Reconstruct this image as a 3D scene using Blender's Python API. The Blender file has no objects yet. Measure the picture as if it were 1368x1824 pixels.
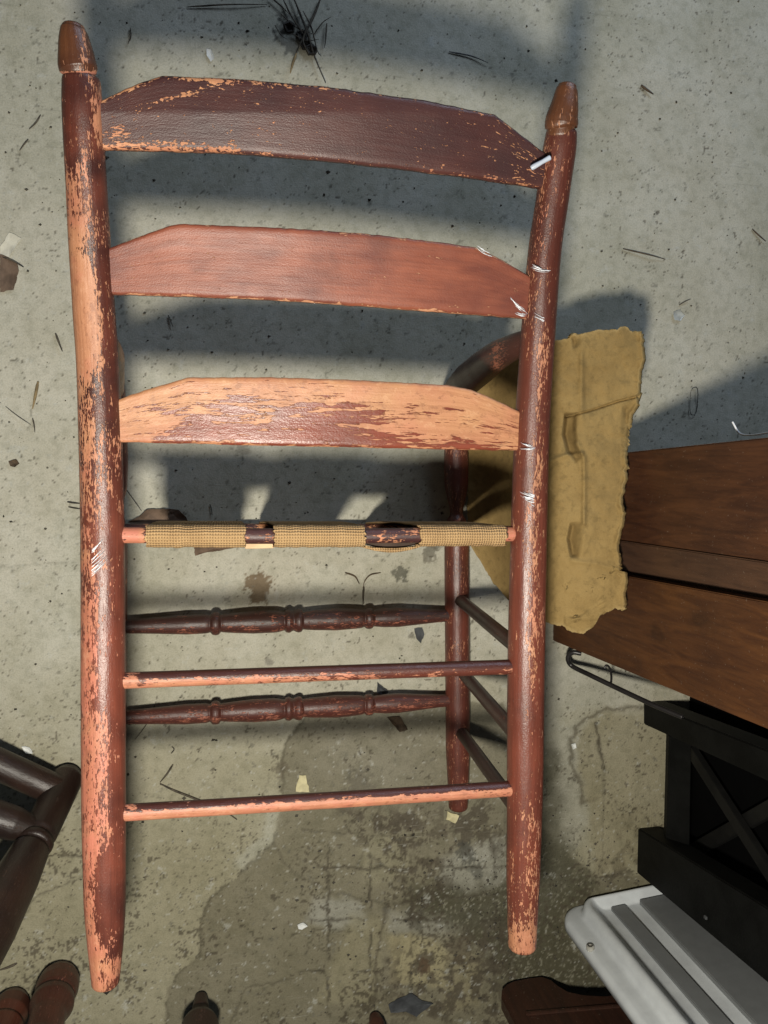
import bpy, bmesh, math, random
import numpy as np
from mathutils import Vector, Matrix

random.seed(7)
S = bpy.context.scene
COL = S.collection

# ------------------------------------------------------------------ camera
FPX, W, H = 1400.0, 1368.0, 1824.0
CX, CY = W / 2, H / 2
NAD = (400.0, 820.0)            # where a plumb line under the camera lands
CAM_Z = 1.24
fwd = np.array([NAD[0] - CX, NAD[1] - CY, FPX]); fwd /= np.linalg.norm(fwd)   # straight down, seen by the camera
wx = np.array([1., 0, 0]); wx -= fwd * wx.dot(fwd); wx /= np.linalg.norm(wx)
wy = np.cross(fwd, wx)          # image-down direction on the floor
# rows: world axes written in camera (x right, y down, z forward) coordinates
R_wc = np.array([wx, -wy, -fwd])
cam_d = bpy.data.cameras.new('camera')
cam = bpy.data.objects.new('camera', cam_d); COL.objects.link(cam)
cam_d.sensor_fit = 'VERTICAL'; cam_d.sensor_height = 24.0
cam_d.lens = FPX / H * 24.0
cam_d.clip_start = 0.01; cam_d.clip_end = 50
M3 = Matrix([[R_wc[i][0], -R_wc[i][1], -R_wc[i][2]] for i in range(3)])
mw = M3.to_4x4(); mw.translation = Vector((0, 0, CAM_Z)); cam.matrix_world = mw
S.camera = cam

def at(px, py, z):
    """the place at height z that is seen at photo pixel (px, py)"""
    px = np.asarray(px, float); py = np.asarray(py, float); z = np.asarray(z, float)
    d = np.stack(np.broadcast_arrays(px - CX, py - CY, np.full_like(px, FPX)), -1)
    w = d @ R_wc.T
    t = (CAM_Z - z) / -w[..., 2]
    return np.stack([w[..., 0] * t, w[..., 1] * t, np.broadcast_to(z, w[..., 0].shape)], -1)

def proj(v):
    v = np.asarray(v, float) - np.array([0, 0, CAM_Z])
    c = v @ R_wc
    return c[..., 0] / c[..., 2] * FPX + CX, c[..., 1] / c[..., 2] * FPX + CY

def rad(px, py, z, rpx):
    v = at(px, py, z) - np.array([0, 0, CAM_Z])
    return rpx * (v @ R_wc)[2] / FPX

# ------------------------------------------------------------------ light
world = bpy.data.worlds.new("World"); S.world = world; world.use_nodes = True
bg = world.node_tree.nodes['Background']
bg.inputs[0].default_value = (0.62, 0.74, 0.95, 1); bg.inputs[1].default_value = 0.045

def lamp(name, kind, loc, power, color, **kw):
    d = bpy.data.lights.new(name, kind); d.energy = power; d.color = color
    for k, v in kw.items(): setattr(d, k, v)
    o = bpy.data.objects.new(name, d); COL.objects.link(o); o.location = loc
    return o
key = lamp('hand_lamp', 'POINT', (-0.04, -0.27, 1.25), 64, (1.0, 0.94, 0.82), shadow_soft_size=0.044)
win = lamp('window_light', 'AREA', (1.3, 2.3, 1.5), 26, (0.66, 0.80, 1.0), shape='RECTANGLE', size=1.3, size_y=0.9)
win.rotation_euler = (Vector((0.25, 0.35, 0.0)) - Vector(win.location)).to_track_quat('-Z', 'Y').to_euler()

S.view_settings.view_transform = 'Standard'; S.view_settings.look = 'None'
S.view_settings.exposure = 0.0; S.view_settings.gamma = 1.0

# ------------------------------------------------------------------ noise
def _hash(ix, iy, seed):
    n = (ix.astype(np.int64) * 374761393 + iy.astype(np.int64) * 668265263 + seed * 1442695041) & 0xffffffff
    n = ((n ^ (n >> 13)) * 1274126177) & 0xffffffff
    return ((n ^ (n >> 16)) & 0xffff) / 65535.0
def vn(x, y, seed=0):
    x = np.asarray(x, float); y = np.asarray(y, float) + np.zeros_like(x)
    x0 = np.floor(x); y0 = np.floor(y); fx = x - x0; fy = y - y0
    fx = fx * fx * (3 - 2 * fx); fy = fy * fy * (3 - 2 * fy)
    a = _hash(x0, y0, seed); b = _hash(x0 + 1, y0, seed); c = _hash(x0, y0 + 1, seed); d = _hash(x0 + 1, y0 + 1, seed)
    return (a * (1 - fx) + b * fx) * (1 - fy) + (c * (1 - fx) + d * fx) * fy
def fbm(x, y, seed=0, oct=4, rough=.5):
    s = 0; amp = 1; tot = 0; f = 1
    for i in range(oct):
        s = s + amp * vn(np.asarray(x) * f, np.asarray(y) * f, seed + i * 17); tot += amp; amp *= rough; f *= 2.03
    return s / tot
def sst(a, b, x):
    t = np.clip((x - a) / (b - a), 0, 1); return t * t * (3 - 2 * t)

# ------------------------------------------------------------------ mesh helpers
def mesh_obj(name, V, F, mat=None, parent=None, smooth=True, attrs=None):
    me = bpy.data.meshes.new(name)
    V = np.asarray(V, float)
    loc = Vector((0, 0, 0))
    if parent is not None:
        off = np.array(world_loc(parent)); V = V - off
    me.from_pydata(V.tolist(), [], F if isinstance(F, list) else F.tolist())
    if mat: me.materials.append(mat)
    if smooth: me.polygons.foreach_set('use_smooth', [True] * len(me.polygons))
    if attrs:
        for k, a in attrs.items():
            a = np.asarray(a, float)
            if a.ndim == 1:
                at_ = me.attributes.new(k, 'FLOAT', 'POINT'); at_.data.foreach_set('value', a.ravel())
            elif a.shape[1] == 3:
                at_ = me.attributes.new(k, 'FLOAT_VECTOR', 'POINT'); at_.data.foreach_set('vector', a.ravel())
            else:
                at_ = me.attributes.new(k, 'FLOAT_COLOR', 'POINT'); at_.data.foreach_set('color', a.ravel())
    me.update()
    o = bpy.data.objects.new(name, me); COL.objects.link(o)
    if parent is not None: o.parent = parent
    return o

_wl = {}
def world_loc(o):
    p = Vector((0, 0, 0))
    while o is not None:
        p = p + Vector(o.location); o = o.parent
    return p

def tag(o, label, cat, group=None):
    o['label'] = label; o['category'] = cat
    if group: o['group'] = group
    return o
def thing(name, loc, label, cat, group=None):
    o = bpy.data.objects.new(name, None); COL.objects.link(o); o.location = [float(c) for c in loc]
    o.empty_display_size = .05
    return tag(o, label, cat, group)

def recentre(o):
    """move a single-mesh thing's origin to the foot of its own geometry"""
    me = o.data; n = len(me.vertices); a = np.empty(n * 3); me.vertices.foreach_get('co', a); a = a.reshape(-1, 3)
    c = (a.min(0) + a.max(0)) / 2; c[2] = a[:, 2].min()
    me.vertices.foreach_set('co', (a - c).ravel()); me.update(); o.location = c.tolist()
    return o

def catmull(P, n):
    P = np.asarray(P, float); m = len(P)
    if m == 2:
        t = np.linspace(0, 1, n)[:, None]; return P[0] * (1 - t) + P[1] * t
    Q = np.vstack([2 * P[0] - P[1], P, 2 * P[-1] - P[-2]])
    seg = np.linalg.norm(np.diff(P[:, :3], axis=0), axis=1) + 1e-9; cum = np.r_[0, np.cumsum(seg)]
    s = np.linspace(0, cum[-1], n); out = []
    for v in s:
        i = min(np.searchsorted(cum, v, side='right') - 1, m - 2); t = (v - cum[i]) / seg[i]
        p0, p1, p2, p3 = Q[i], Q[i + 1], Q[i + 2], Q[i + 3]
        out.append(.5 * ((2 * p1) + (-p0 + p2) * t + (2 * p0 - 5 * p1 + 4 * p2 - p3) * t * t + (-p0 + 3 * p1 - 3 * p2 + p3) * t ** 3))
    return np.array(out)

_seed = [0]
def sweep(name, path, radii, mat, parent=None, n=120, seg=28, rough=.0, cap='round', paint=None, interp='linear', flat=1.0):
    """a turned or round rod along path; radii = list of (t 0..1, r) or a number"""
    _seed[0] += 1; sd = _seed[0]
    C = catmull(path, n)
    t = np.linspace(0, 1, n)
    if np.isscalar(radii): r = np.full(n, radii)
    else:
        ra = np.array(radii)
        r = np.interp(t, ra[:, 0], ra[:, 1])
    T = np.gradient(C, axis=0); T /= np.linalg.norm(T, axis=1)[:, None] + 1e-12
    ref = np.array([0, 0, 1.]) if abs(T[:, 2]).mean() < .8 else np.array([0, 1., 0])
    B = np.cross(T, ref); B /= np.linalg.norm(B, axis=1)[:, None]
    N = np.cross(B, T)
    # rounded caps
    rows_c = [C]; rows_r = [r]
    if cap == 'round':
        k = 4; a = np.linspace(0, np.pi / 2, k + 1)[:-1]
        d0 = r[0] * .35; d1 = r[-1] * .35
        c0 = C[0] - T[0] * d0 * np.cos(a)[:, None]; r0 = r[0] * (.62 + .38 * np.sin(a))
        c1 = C[-1] + T[-1] * d1 * np.cos(a[::-1])[:, None]; r1 = r[-1] * (.62 + .38 * np.sin(a[::-1]))
        C = np.vstack([c0, C, c1]); r = np.r_[r0, r, r1]
        B = np.vstack([np.repeat(B[:1], k, 0), B, np.repeat(B[-1:], k, 0)])
        N = np.vstack([np.repeat(N[:1], k, 0), N, np.repeat(N[-1:], k, 0)])
        T = np.vstack([np.repeat(T[:1], k, 0), T, np.repeat(T[-1:], k, 0)])
    n2 = len(C)
    s_al = np.r_[0, np.cumsum(np.linalg.norm(np.diff(C, axis=0), axis=1))]
    th = np.linspace(0, 2 * np.pi, seg, endpoint=False)
    rr = np.repeat(r[:, None], seg, 1)
    if rough:
        rr = rr * (1 + rough * (fbm(s_al[:, None] * 28 + 0 * th, np.cos(th)[None] * 1.2 + np.sin(th)[None] * 2 + sd, sd, 3) - .5) * 2)
    V = C[:, None] + (B[:, None] * np.cos(th)[None, :, None] + N[:, None] * np.sin(th)[None, :, None] * flat) * rr[..., None]
    V = V.reshape(-1, 3)
    i = np.arange(n2 - 1)[:, None] * seg; j = np.arange(seg)[None]; j2 = (j + 1) % seg
    F = np.stack([i + j, i + j2, i + seg + j2, i + seg + j], -1).reshape(-1, 4)[:, ::-1].tolist()
    V = np.vstack([V, C[:1] - T[:1] * (r[0] * .02), C[-1:] + T[-1:] * (r[-1] * .02)])
    a, b = n2 * seg, n2 * seg + 1
    F += [[a, k, (k + 1) % seg] [::-1] for k in range(seg)][:]
    o_ = (n2 - 1) * seg
    F += [[b, o_ + (k + 1) % seg, o_ + k][::-1] for k in range(seg)]
    rm = r.mean()
    # grain coordinates: along the rod, and wrapped round it (a circle, so no seam)
    gx = np.repeat(s_al, seg); gy = np.tile(np.cos(th), n2) * rm; gz = np.tile(np.sin(th), n2) * rm
    G = np.stack([gx, gy, gz], -1); G = np.vstack([G, [[0, 0, 0]], [[s_al[-1], 0, 0]]]) + sd * 3.7
    attrs = {'grain': G}
    if paint:
        px, py = proj(V)
        up = np.r_[np.tile(np.sin(th), n2), 0, 0]; side = np.r_[np.tile(np.cos(th), n2), 0, 0]
        attrs.update(paint(px, py, V, up, side))
    o = mesh_obj(name, V, F, mat, parent, True, attrs)
    return o

# ------------------------------------------------------------------ materials
def new_mat(name):
    m = bpy.data.materials.new(name); m.use_nodes = True
    nt = m.node_tree; b = nt.nodes['Principled BSDF']
    return m, nt, b
def N(nt, kind, **kw):
    n = nt.nodes.new(kind)
    for k, v in kw.items(): setattr(n, k, v)
    return n
def inp(nt, sock, v):
    if isinstance(v, (int, float)): sock.default_value = v
    elif isinstance(v, tuple): sock.default_value = (*v, 1) if len(v) == 3 and sock.type == 'RGBA' else v
    else: nt.links.new(v, sock)
def math_(nt, op, a, b=0.0, clamp=False):
    n = N(nt, 'ShaderNodeMath', operation=op, use_clamp=clamp); inp(nt, n.inputs[0], a); inp(nt, n.inputs[1], b); return n.outputs[0]
def mix(nt, f, a, b, mode='MIX'):
    n = N(nt, 'ShaderNodeMix', data_type='RGBA', blend_type=mode)
    inp(nt, n.inputs[0], f); inp(nt, n.inputs[6], a); inp(nt, n.inputs[7], b); return n.outputs[2]
def step(nt, v, a, b):
    n = N(nt, 'ShaderNodeMapRange', interpolation_type='SMOOTHSTEP'); inp(nt, n.inputs[0], v)
    n.inputs[1].default_value = a; n.inputs[2].default_value = b; return n.outputs[0]
def noise(nt, vec, scale, detail=4, rough=.55, out=0, dist=0.0):
    n = N(nt, 'ShaderNodeTexNoise'); inp(nt, n.inputs['Vector'], vec); n.inputs['Scale'].default_value = scale
    n.inputs['Detail'].default_value = detail; n.inputs['Roughness'].default_value = rough; n.inputs['Distortion'].default_value = dist
    return n.outputs[out]
def vscale(nt, vec, s):
    n = N(nt, 'ShaderNodeVectorMath', operation='MULTIPLY'); inp(nt, n.inputs[0], vec); n.inputs[1].default_value = s; return n.outputs[0]
def attr(nt, name, out=2):
    n = N(nt, 'ShaderNodeAttribute', attribute_name=name); return n.outputs[out]
def bump(nt, b, h, strength=.3, dist=.001):
    n = N(nt, 'ShaderNodeBump'); n.inputs['Strength'].default_value = strength; n.inputs['Distance'].default_value = dist
    inp(nt, n.inputs['Height'], h); nt.links.new(n.outputs[0], b.inputs['Normal'])

def chair_paint(name, dark, red, peach, pink, gloss=.26, fl=(55., 270., 270.), fine_w=.50, lumpy=.8):
    """old stained finish flaking off a paler coat; painted per vertex: wear, tone, rosy"""
    m, nt, b = new_mat(name)
    g = attr(nt, 'grain', 1)
    wear = attr(nt, 'wear'); tone = attr(nt, 'tone'); rosy = attr(nt, 'rosy')
    n1 = noise(nt, vscale(nt, g, fl), 1.0, 5, .62, dist=.4)
    n1b = noise(nt, vscale(nt, g, (fl[0] * 4, fl[1] * 2.6, fl[2] * 2.6)), 1.0, 4, .6)
    nn = math_(nt, 'ADD', math_(nt, 'MULTIPLY', n1, 1 - fine_w), math_(nt, 'MULTIPLY', n1b, fine_w))
    mr = N(nt, 'ShaderNodeMapRange'); inp(nt, mr.inputs[0], nn); mr.inputs[1].default_value = .35; mr.inputs[2].default_value = .65
    f = math_(nt, 'ADD', mr.outputs[0], wear)
    mask = step(nt, f, .985, 1.03)
    rim = math_(nt, 'MULTIPLY', step(nt, f, .92, .99), math_(nt, 'SUBTRACT', 1.0, mask), True)
    grainf = noise(nt, vscale(nt, g, (14., 420., 420.)), 1.0, 4, .6)
    blot = noise(nt, g, 26.0, 4, .6)
    top = mix(nt, tone, dark, red)
    top = mix(nt, math_(nt, 'MULTIPLY', step(nt, grainf, .35, .7), .28), top, (dark[0] * .55, dark[1] * .5, dark[2] * .5))
    top = mix(nt, math_(nt, 'MULTIPLY', step(nt, blot, .52, .75), .35), top, (dark[0] * .7, dark[1] * .75, dark[2] * .7))
    und = mix(nt, rosy, peach, pink)
    und = mix(nt, math_(nt, 'MULTIPLY', step(nt, blot, .40, .70), .40), und, (peach[0] * .62, peach[1] * .52, peach[2] * .50))
    und = mix(nt, math_(nt, 'MULTIPLY', step(nt, grainf, .38, .66), .42), und, (peach[0] * .60, peach[1] * .48, peach[2] * .42))
    smud = noise(nt, vscale(nt, g, (70., 120., 120.)), 1.0, 5, .7)
    und = mix(nt, math_(nt, 'MULTIPLY', step(nt, smud, .54, .64), .45), und, (peach[0] * .42, peach[1] * .33, peach[2] * .33))
    und = mix(nt, math_(nt, 'MULTIPLY', step(nt, smud, .44, .36), .30), und, (min(1, peach[0] * 1.25), peach[1] * 1.45, peach[2] * 1.7))
    c = mix(nt, mask, top, und)
    c = mix(nt, math_(nt, 'MULTIPLY', rim, .35), c, (dark[0] * .4, dark[1] * .4, dark[2] * .4))
    dust = step(nt, noise(nt, g, 900.0, 2, .5), .68, .74)
    c = mix(nt, math_(nt, 'MULTIPLY', dust, .18), c, (.5, .42, .36))
    inp(nt, b.inputs['Base Color'], c)
    rgh = math_(nt, 'ADD', math_(nt, 'MULTIPLY', mask, .16), math_(nt, 'ADD', gloss, math_(nt, 'MULTIPLY', blot, .22)))
    inp(nt, b.inputs['Roughness'], rgh)
    b.inputs['Specular IOR Level'].default_value = .55
    fine = noise(nt, vscale(nt, g, (500., 900., 900.)), 1.0, 3, .6)
    hgt = math_(nt, 'ADD', math_(nt, 'MULTIPLY', mask, -.55), math_(nt, 'ADD', math_(nt, 'MULTIPLY', grainf, .25), math_(nt, 'MULTIPLY', fine, .35)))
    lump = noise(nt, vscale(nt, g, (35., 120., 120.)), 1.0, 3, .5)
    hgt = math_(nt, 'ADD', hgt, math_(nt, 'MULTIPLY', lump, lumpy))
    bump(nt, b, hgt, .75, .0011)
    return m

DK, RD = (.046, .014, .011), (.165, .044, .026)
PC, PK = (.47, .22, .118), (.47, .160, .105)
M_post = chair_paint('flaking_red_finish', DK, RD, PC, PK)
M_slat1 = chair_paint('dark_maroon_finish', (.046, .016, .016), (.088, .030, .024), (.56, .27, .13), PK, .34, (70., 250., 250.), .5, .45)
M_slat2 = chair_paint('red_brown_finish', (.135, .036, .024), (.275, .082, .044), (.52, .26, .14), PK, .36, (50., 280., 280.), .4, .35)
M_slat3 = chair_paint('stripped_finish', (.13, .033, .022), (.235, .056, .030), (.49, .245, .118), (.45, .17, .10), .22, (30., 330., 330.), .22, .5)
M_dim = chair_paint('dull_front_finish', (.036, .018, .014), (.125, .030, .020), (.30, .115, .065), (.34, .10, .065), .32)

def plain(name, col, rough=.6, var=.25, scale=40., bmp=.2, bscale=300., spec=.4, metal=0., col2=None, stretch=(1, 1, 1), dist=.001):
    m, nt, b = new_mat(name)
    tc = N(nt, 'ShaderNodeTexCoord').outputs['Object']
    v = vscale(nt, tc, stretch)
    n = noise(nt, v, scale, 5, .6)
    c2 = col2 or tuple(c * (1 - var * 1.6) for c in col)
    c = mix(nt, step(nt, n, .35, .68), col, c2)
    inp(nt, b.inputs['Base Color'], c); b.inputs['Roughness'].default_value = rough
    b.inputs['Specular IOR Level'].default_value = spec; b.inputs['Metallic'].default_value = metal
    if bmp: bump(nt, b, noise(nt, v, bscale, 4, .6), bmp, dist)
    return m

# burlap: woven threads from two crossed waves in rod coordinates
def burlap():
    m, nt, b = new_mat('burlap_weave')
    u = attr(nt, 'weave', 1)
    sx = N(nt, 'ShaderNodeSeparateXYZ'); inp(nt, sx.inputs[0], u)
    wob = noise(nt, u, 60., 3, .6)
    a = math_(nt, 'SINE', math_(nt, 'ADD', math_(nt, 'MULTIPLY', sx.outputs[0], 2 * math.pi / .0029), math_(nt, 'MULTIPLY', wob, 4.)))
    c = math_(nt, 'SINE', math_(nt, 'ADD', math_(nt, 'MULTIPLY', sx.outputs[1], 2 * math.pi / .0031), math_(nt, 'MULTIPLY', wob, 3.)))
    w = math_(nt, 'ADD', a, c)
    hole = step(nt, w, -.3, -1.3)
    fib = noise(nt, u, 1500., 3, .7)
    col = mix(nt, step(nt, fib, .3, .7), (.52, .35, .18), (.38, .24, .11))
    col = mix(nt, math_(nt, 'MULTIPLY', step(nt, noise(nt, u, 30., 3, .6), .45, .7), .35), col, (.27, .16, .075))
    col = mix(nt, math_(nt, 'MULTIPLY', hole, .62), col, (.11, .06, .028))
    inp(nt, b.inputs['Base Color'], col); b.inputs['Roughness'].default_value = .9; b.inputs['Specular IOR Level'].default_value = .15
    bump(nt, b, math_(nt, 'ADD', w, fib), .8, .0006)
    return m
M_burlap = burlap()

def floor_mat():
    m, nt, b = new_mat('painted_concrete')
    tc = N(nt, 'ShaderNodeTexCoord').outputs['Object']
    base = attr(nt, 'tint', 0)
    rgh_a = attr(nt, 'grime')
    n1 = noise(nt, tc, 9.0, 6, .62); n2 = noise(nt, tc, 60.0, 5, .62); n3 = noise(nt, tc, 420.0, 4, .6)
    c = mix(nt, math_(nt, 'MULTIPLY', step(nt, n1, .38, .66), .42), base, mix(nt, 1.0, base, (.74, .73, .66), 'MULTIPLY'))
    c = mix(nt, math_(nt, 'MULTIPLY', step(nt, n2, .44, .66), .50), c, mix(nt, 1.0, c, (.70, .71, .68), 'MULTIPLY'))
    c = mix(nt, math_(nt, 'MULTIPLY', step(nt, n3, .40, .68), .42), c, mix(nt, 1.0, c, (.62, .62, .60), 'MULTIPLY'))
    # pock marks and dark specks
    vo = N(nt, 'ShaderNodeTexVoronoi'); inp(nt, vo.inputs['Vector'], tc); vo.inputs['Scale'].default_value = 70.; vo.inputs['Randomness'].default_value = 1
    pick = step(nt, noise(nt, tc, 45., 3, .6), .56, .66)
    speck = math_(nt, 'MULTIPLY', math_(nt, 'SUBTRACT', 1.0, step(nt, vo.outputs[0], .06, .15)), pick)
    c = mix(nt, math_(nt, 'MULTIPLY', speck, .85), c, (.045, .04, .03))
    vo2 = N(nt, 'ShaderNodeTexVoronoi'); inp(nt, vo2.inputs['Vector'], tc); vo2.inputs['Scale'].default_value = 190.
    sp2 = math_(nt, 'MULTIPLY', math_(nt, 'SUBTRACT', 1.0, step(nt, vo2.outputs[0], .08, .2)), step(nt, noise(nt, tc, 21., 4, .7), .50, .62))
    c = mix(nt, math_(nt, 'MULTIPLY', sp2, math_(nt, 'ADD', .45, math_(nt, 'MULTIPLY', rgh_a, .5)), True), c, (.06, .05, .035))
    # trowel scratches
    mp = N(nt, 'ShaderNodeMapping'); inp(nt, mp.inputs[0], tc); mp.inputs['Rotation'].default_value = (0, 0, .9); mp.inputs['Scale'].default_value = (16., 340., 1.)
    scr = noise(nt, mp.outputs[0], 1.0, 3, .5)
    sel = step(nt, noise(nt, tc, 5.5, 2, .5), .52, .64)
    c = mix(nt, math_(nt, 'MULTIPLY', math_(nt, 'MULTIPLY', step(nt, scr, .60, .70), sel), .30), c, (.16, .155, .12))
    mp2 = N(nt, 'ShaderNodeMapping'); inp(nt, mp2.inputs[0], tc); mp2.inputs['Rotation'].default_value = (0, 0, -.35); mp2.inputs['Scale'].default_value = (22., 420., 1.)
    scr2 = noise(nt, mp2.outputs[0], 1.0, 3, .5)
    sel2 = step(nt, noise(nt, vscale(nt, tc, (1., 1., 3.)), 4.1, 2, .5), .54, .66)
    c = mix(nt, math_(nt, 'MULTIPLY', math_(nt, 'MULTIPLY', step(nt, scr2, .62, .72), sel2), .25), c, (.50, .50, .44))
    inp(nt, b.inputs['Base Color'], c)
    inp(nt, b.inputs['Roughness'], math_(nt, 'ADD', .58, math_(nt, 'MULTIPLY', n2, .25)))
    b.inputs['Specular IOR Level'].default_value = .28
    h = math_(nt, 'ADD', math_(nt, 'MULTIPLY', n3, .5), math_(nt, 'ADD', math_(nt, 'MULTIPLY', n2, .9), math_(nt, 'MULTIPLY', speck, -.8)))
    bump(nt, b, h, .8, .0014)
    return m
M_floor = floor_mat()

# ------------------------------------------------------------------ floor
def seg_d(px, py, pts):
    d = np.full(px.shape, 1e9)
    for (x0, y0), (x1, y1) in zip(pts[:-1], pts[1:]):
        vx, vy = x1 - x0, y1 - y0; L = vx * vx + vy * vy + 1e-9
        t = np.clip(((px - x0) * vx + (py - y0) * vy) / L, 0, 1)
        d = np.minimum(d, np.hypot(px - x0 - t * vx, py - y0 - t * vy))
    return d
def inside(px, py, poly):
    c = np.zeros(px.shape, bool); n = len(poly); j = n - 1
    for i in range(n):
        (xi, yi), (xj, yj) = poly[i], poly[j]
        cond = ((yi > py) != (yj > py)) & (px < (xj - xi) * (py - yi) / (yj - yi + 1e-12) + xi)
        c ^= cond; j = i
    return c
def soft(px, py, poly, w):
    """+1 well inside the outline, 0 outside, blended over w pixels"""
    d = seg_d(px, py, poly + [poly[0]]); s = np.where(inside(px, py, poly), d, -d)
    return sst(-w, w, s)

def build_floor():
    st = .0025
    xs = np.arange(-.42, 1.08, st); ys = np.arange(-1.14, .86, st)
    X, Y = np.meshgrid(xs, ys); nx, ny = len(xs), len(ys)
    V = np.stack([X, Y, np.zeros_like(X)], -1).reshape(-1, 3)
    px, py = proj(V)
    wxp = px + (fbm(px / 34, py / 34, 3, 5, .6) - .5) * 46; wyp = py + (fbm(px / 34, py / 34, 9, 5, .6) - .5) * 46
    wx2 = px + (fbm(px / 12, py / 12, 13, 4, .6) - .5) * 14; wy2 = py + (fbm(px / 12, py / 12, 19, 4, .6) - .5) * 14
    def mixc(c, m, col, k=1.0):
        m = (np.clip(m, 0, 1) * k)[:, None]; return c * (1 - m) + np.array(col) * m
    big = fbm(px / 240, py / 240, 21, 4)
    c = np.tile(np.array([.50, .482, .40]), (len(V), 1))
    c = mixc(c, sst(.35, .7, big), (.42, .412, .33), .7)
    c = mixc(c, sst(.5, .72, fbm(px / 60, py / 60, 31, 5)), (.53, .52, .445), .5)
    z = np.zeros(len(V)); grime = np.zeros(len(V))
    # browner concrete in the lower part, darkened to paint in the light's fall-off
    low = sst(1080, 1560, py + (fbm(px / 90, py / 90, 8, 4) - .5) * 220)
    c = mixc(c, low, (.285, .262, .168), .8); grime += low * .4
    # peeled region beyond the paint edge
    edge = [(560, 1250), (505, 1330), (500, 1440), (487, 1500), (440, 1545), (375, 1600), (355, 1640), (358, 1700), (320, 1730), (300, 1760), (290, 1900)]
    poly = edge + [(1400, 1900), (1400, 1560), (1060, 1560), (960, 1470), (900, 1250)]
    pe = soft(wx2, wy2, poly, 3)
    c = mixc(c, pe, (.155, .14, .095), .68)
    de = seg_d(wx2, wy2, edge)
    c = mixc(c, np.exp(-(de / 3.0) ** 2) * (fbm(px / 25, py / 25, 44, 3) > .42), (.10, .09, .06), .75)
    pale_rim = np.exp(-((seg_d(wx2 + 10, wy2 + 8, edge[2:5]) - 3) / 9) ** 2)  # pale rim along part of the paint edge
    c = mixc(c, pale_rim, (.42, .42, .35), .6)
    z -= pe * .0007
    e2 = [(487, 1500), (520, 1555), (590, 1590), (690, 1610), (800, 1590)]
    c = mixc(c, np.exp(-(seg_d(wx2, wy2, e2) / 2.6) ** 2), (.11, .10, .07), .6)
    # pale bare patches
    for P, w, col, k in [
        ([(560, 1600), (640, 1605), (655, 1650), (590, 1655), (545, 1640)], 10, (.37, .37, .32), .6),
        ([(690, 1625), (800, 1620), (890, 1600), (900, 1650), (780, 1665), (690, 1660)], 12, (.36, .36, .31), .5),
        ([(785, 1530), (880, 1490), (905, 1500), (900, 1580), (810, 1600), (780, 1570)], 12, (.39, .39, .34), .6),
        ([(985, 1290), (1040, 1280), (1035, 1380), (1050, 1470), (1020, 1520), (990, 1500)], 14, (.41, .41, .36), .5),
        ([(975, 1160), (1150, 1210), (1110, 1255), (1020, 1270), (975, 1300)], 14, (.44, .44, .385), .5),
        ([(640, 1490), (720, 1490), (735, 1570), (650, 1580)], 10, (.30, .28, .19), .6),
        ([(690, 1665), (770, 1670), (800, 1700), (790, 1760), (700, 1750)], 8, (.36, .32, .19), .75),
        ([(625, 1630), (690, 1640), (670, 1790), (560, 1790), (600, 1700)], 10, (.30, .275, .175), .55),
        ([(800, 1700), (860, 1700), (850, 1790), (790, 1800)], 10, (.30, .265, .16), .5)]:
        c = mixc(c, soft(wx2, wy2, P, w), col, k)
    # the dark gritty patch
    D1 = [(770, 1560), (840, 1590), (895, 1560), (930, 1470), (1010, 1510), (1060, 1590), (1000, 1640), (1060, 1720), (1100, 1770), (980, 1760), (890, 1760), (860, 1700), (820, 1660), (740, 1640), (720, 1600)]
    gm = soft(wxp, wyp, D1, 22)
    grit = fbm(px / 4, py / 4, 51, 3, .7)
    c = mixc(c, gm, (.075, .07, .042), .88); grime += gm
    c = mixc(c, gm * sst(.60, .72, grit), (.30, .29, .22), .7)
    post_shade = [(965, 1330), (1005, 1340), (1015, 1560), (960, 1640)]  # dark strip along the right post, its shade painted on the floor
    c = mixc(c, soft(wxp, wyp, post_shade, 20), (.10, .095, .065), .7)
    # blotchy dirt and paint loss round the foot of the chair
    for P, w in [([(640, 1480), (760, 1460), (800, 1500), (790, 1580), (680, 1560)], 20), ([(780, 1440), (880, 1420), (890, 1520), (800, 1530)], 20),
                 ([(600, 1440), (760, 1440), (760, 1480), (620, 1490)], 16), ([(690, 1700), (900, 1640), (900, 1824), (700, 1824)], 30), ([(1060, 1560), (1140, 1440), (1150, 1540), (1090, 1580)], 20)]:
        m = soft(wxp, wyp, P, w) * sst(.47, .56, fbm(px / 16, py / 16, 61, 5, .62))
        c = mixc(c, m, (.085, .07, .05), .8); z -= m * .0006
    for cx, cy, r, k, col in [(460, 1045, 26, .9, (.16, .11, .06)), (765, 985, 15, .7, (.12, .11, .08)), (775, 965, 14, .7, (.12, .11, .08)), (712, 1020, 15, .8, (.08, .08, .06)),
                         (735, 1135, 6, .6, (.12, .11, .09)), (480, 1180, 10, .6, (.15, .14, .12)), (830, 1520, 18, .7, (.07, .07, .06)), (690, 1300, 12, .3, (.1, .09, .07)),
                         (755, 1720, 14, .7, (.10, .06, .035)), (815, 1690, 24, .5, (.09, .07, .045)), (740, 1640, 20, .6, (.09, .08, .06)),
                         (430, 800, 14, .5, (.16, .15, .12)), (520, 60, 34, .7, (.09, .09, .08)), (500, 1370, 14, .6, (.13, .11, .08)), (640, 1400, 30, .5, (.1, .09, .07)), (850, 1550, 14, .6, (.08, .08, .07))]:
        d = np.hypot(wx2 - cx, (wy2 - cy) * .85) / r + (fbm(px / 7, py / 7, int(cx), 4, .7) - .5) * 1.7
        c = mixc(c, 1 - sst(.75, 1.0, d), col, k)
    # outline of an old pipe patch at the right, its slit, and cracks
    ring = [(1190, 1262), (1130, 1260), (1080, 1265), (1035, 1285), (1015, 1320), (1018, 1365), (1035, 1400), (1040, 1430), (1065, 1422)]
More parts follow.
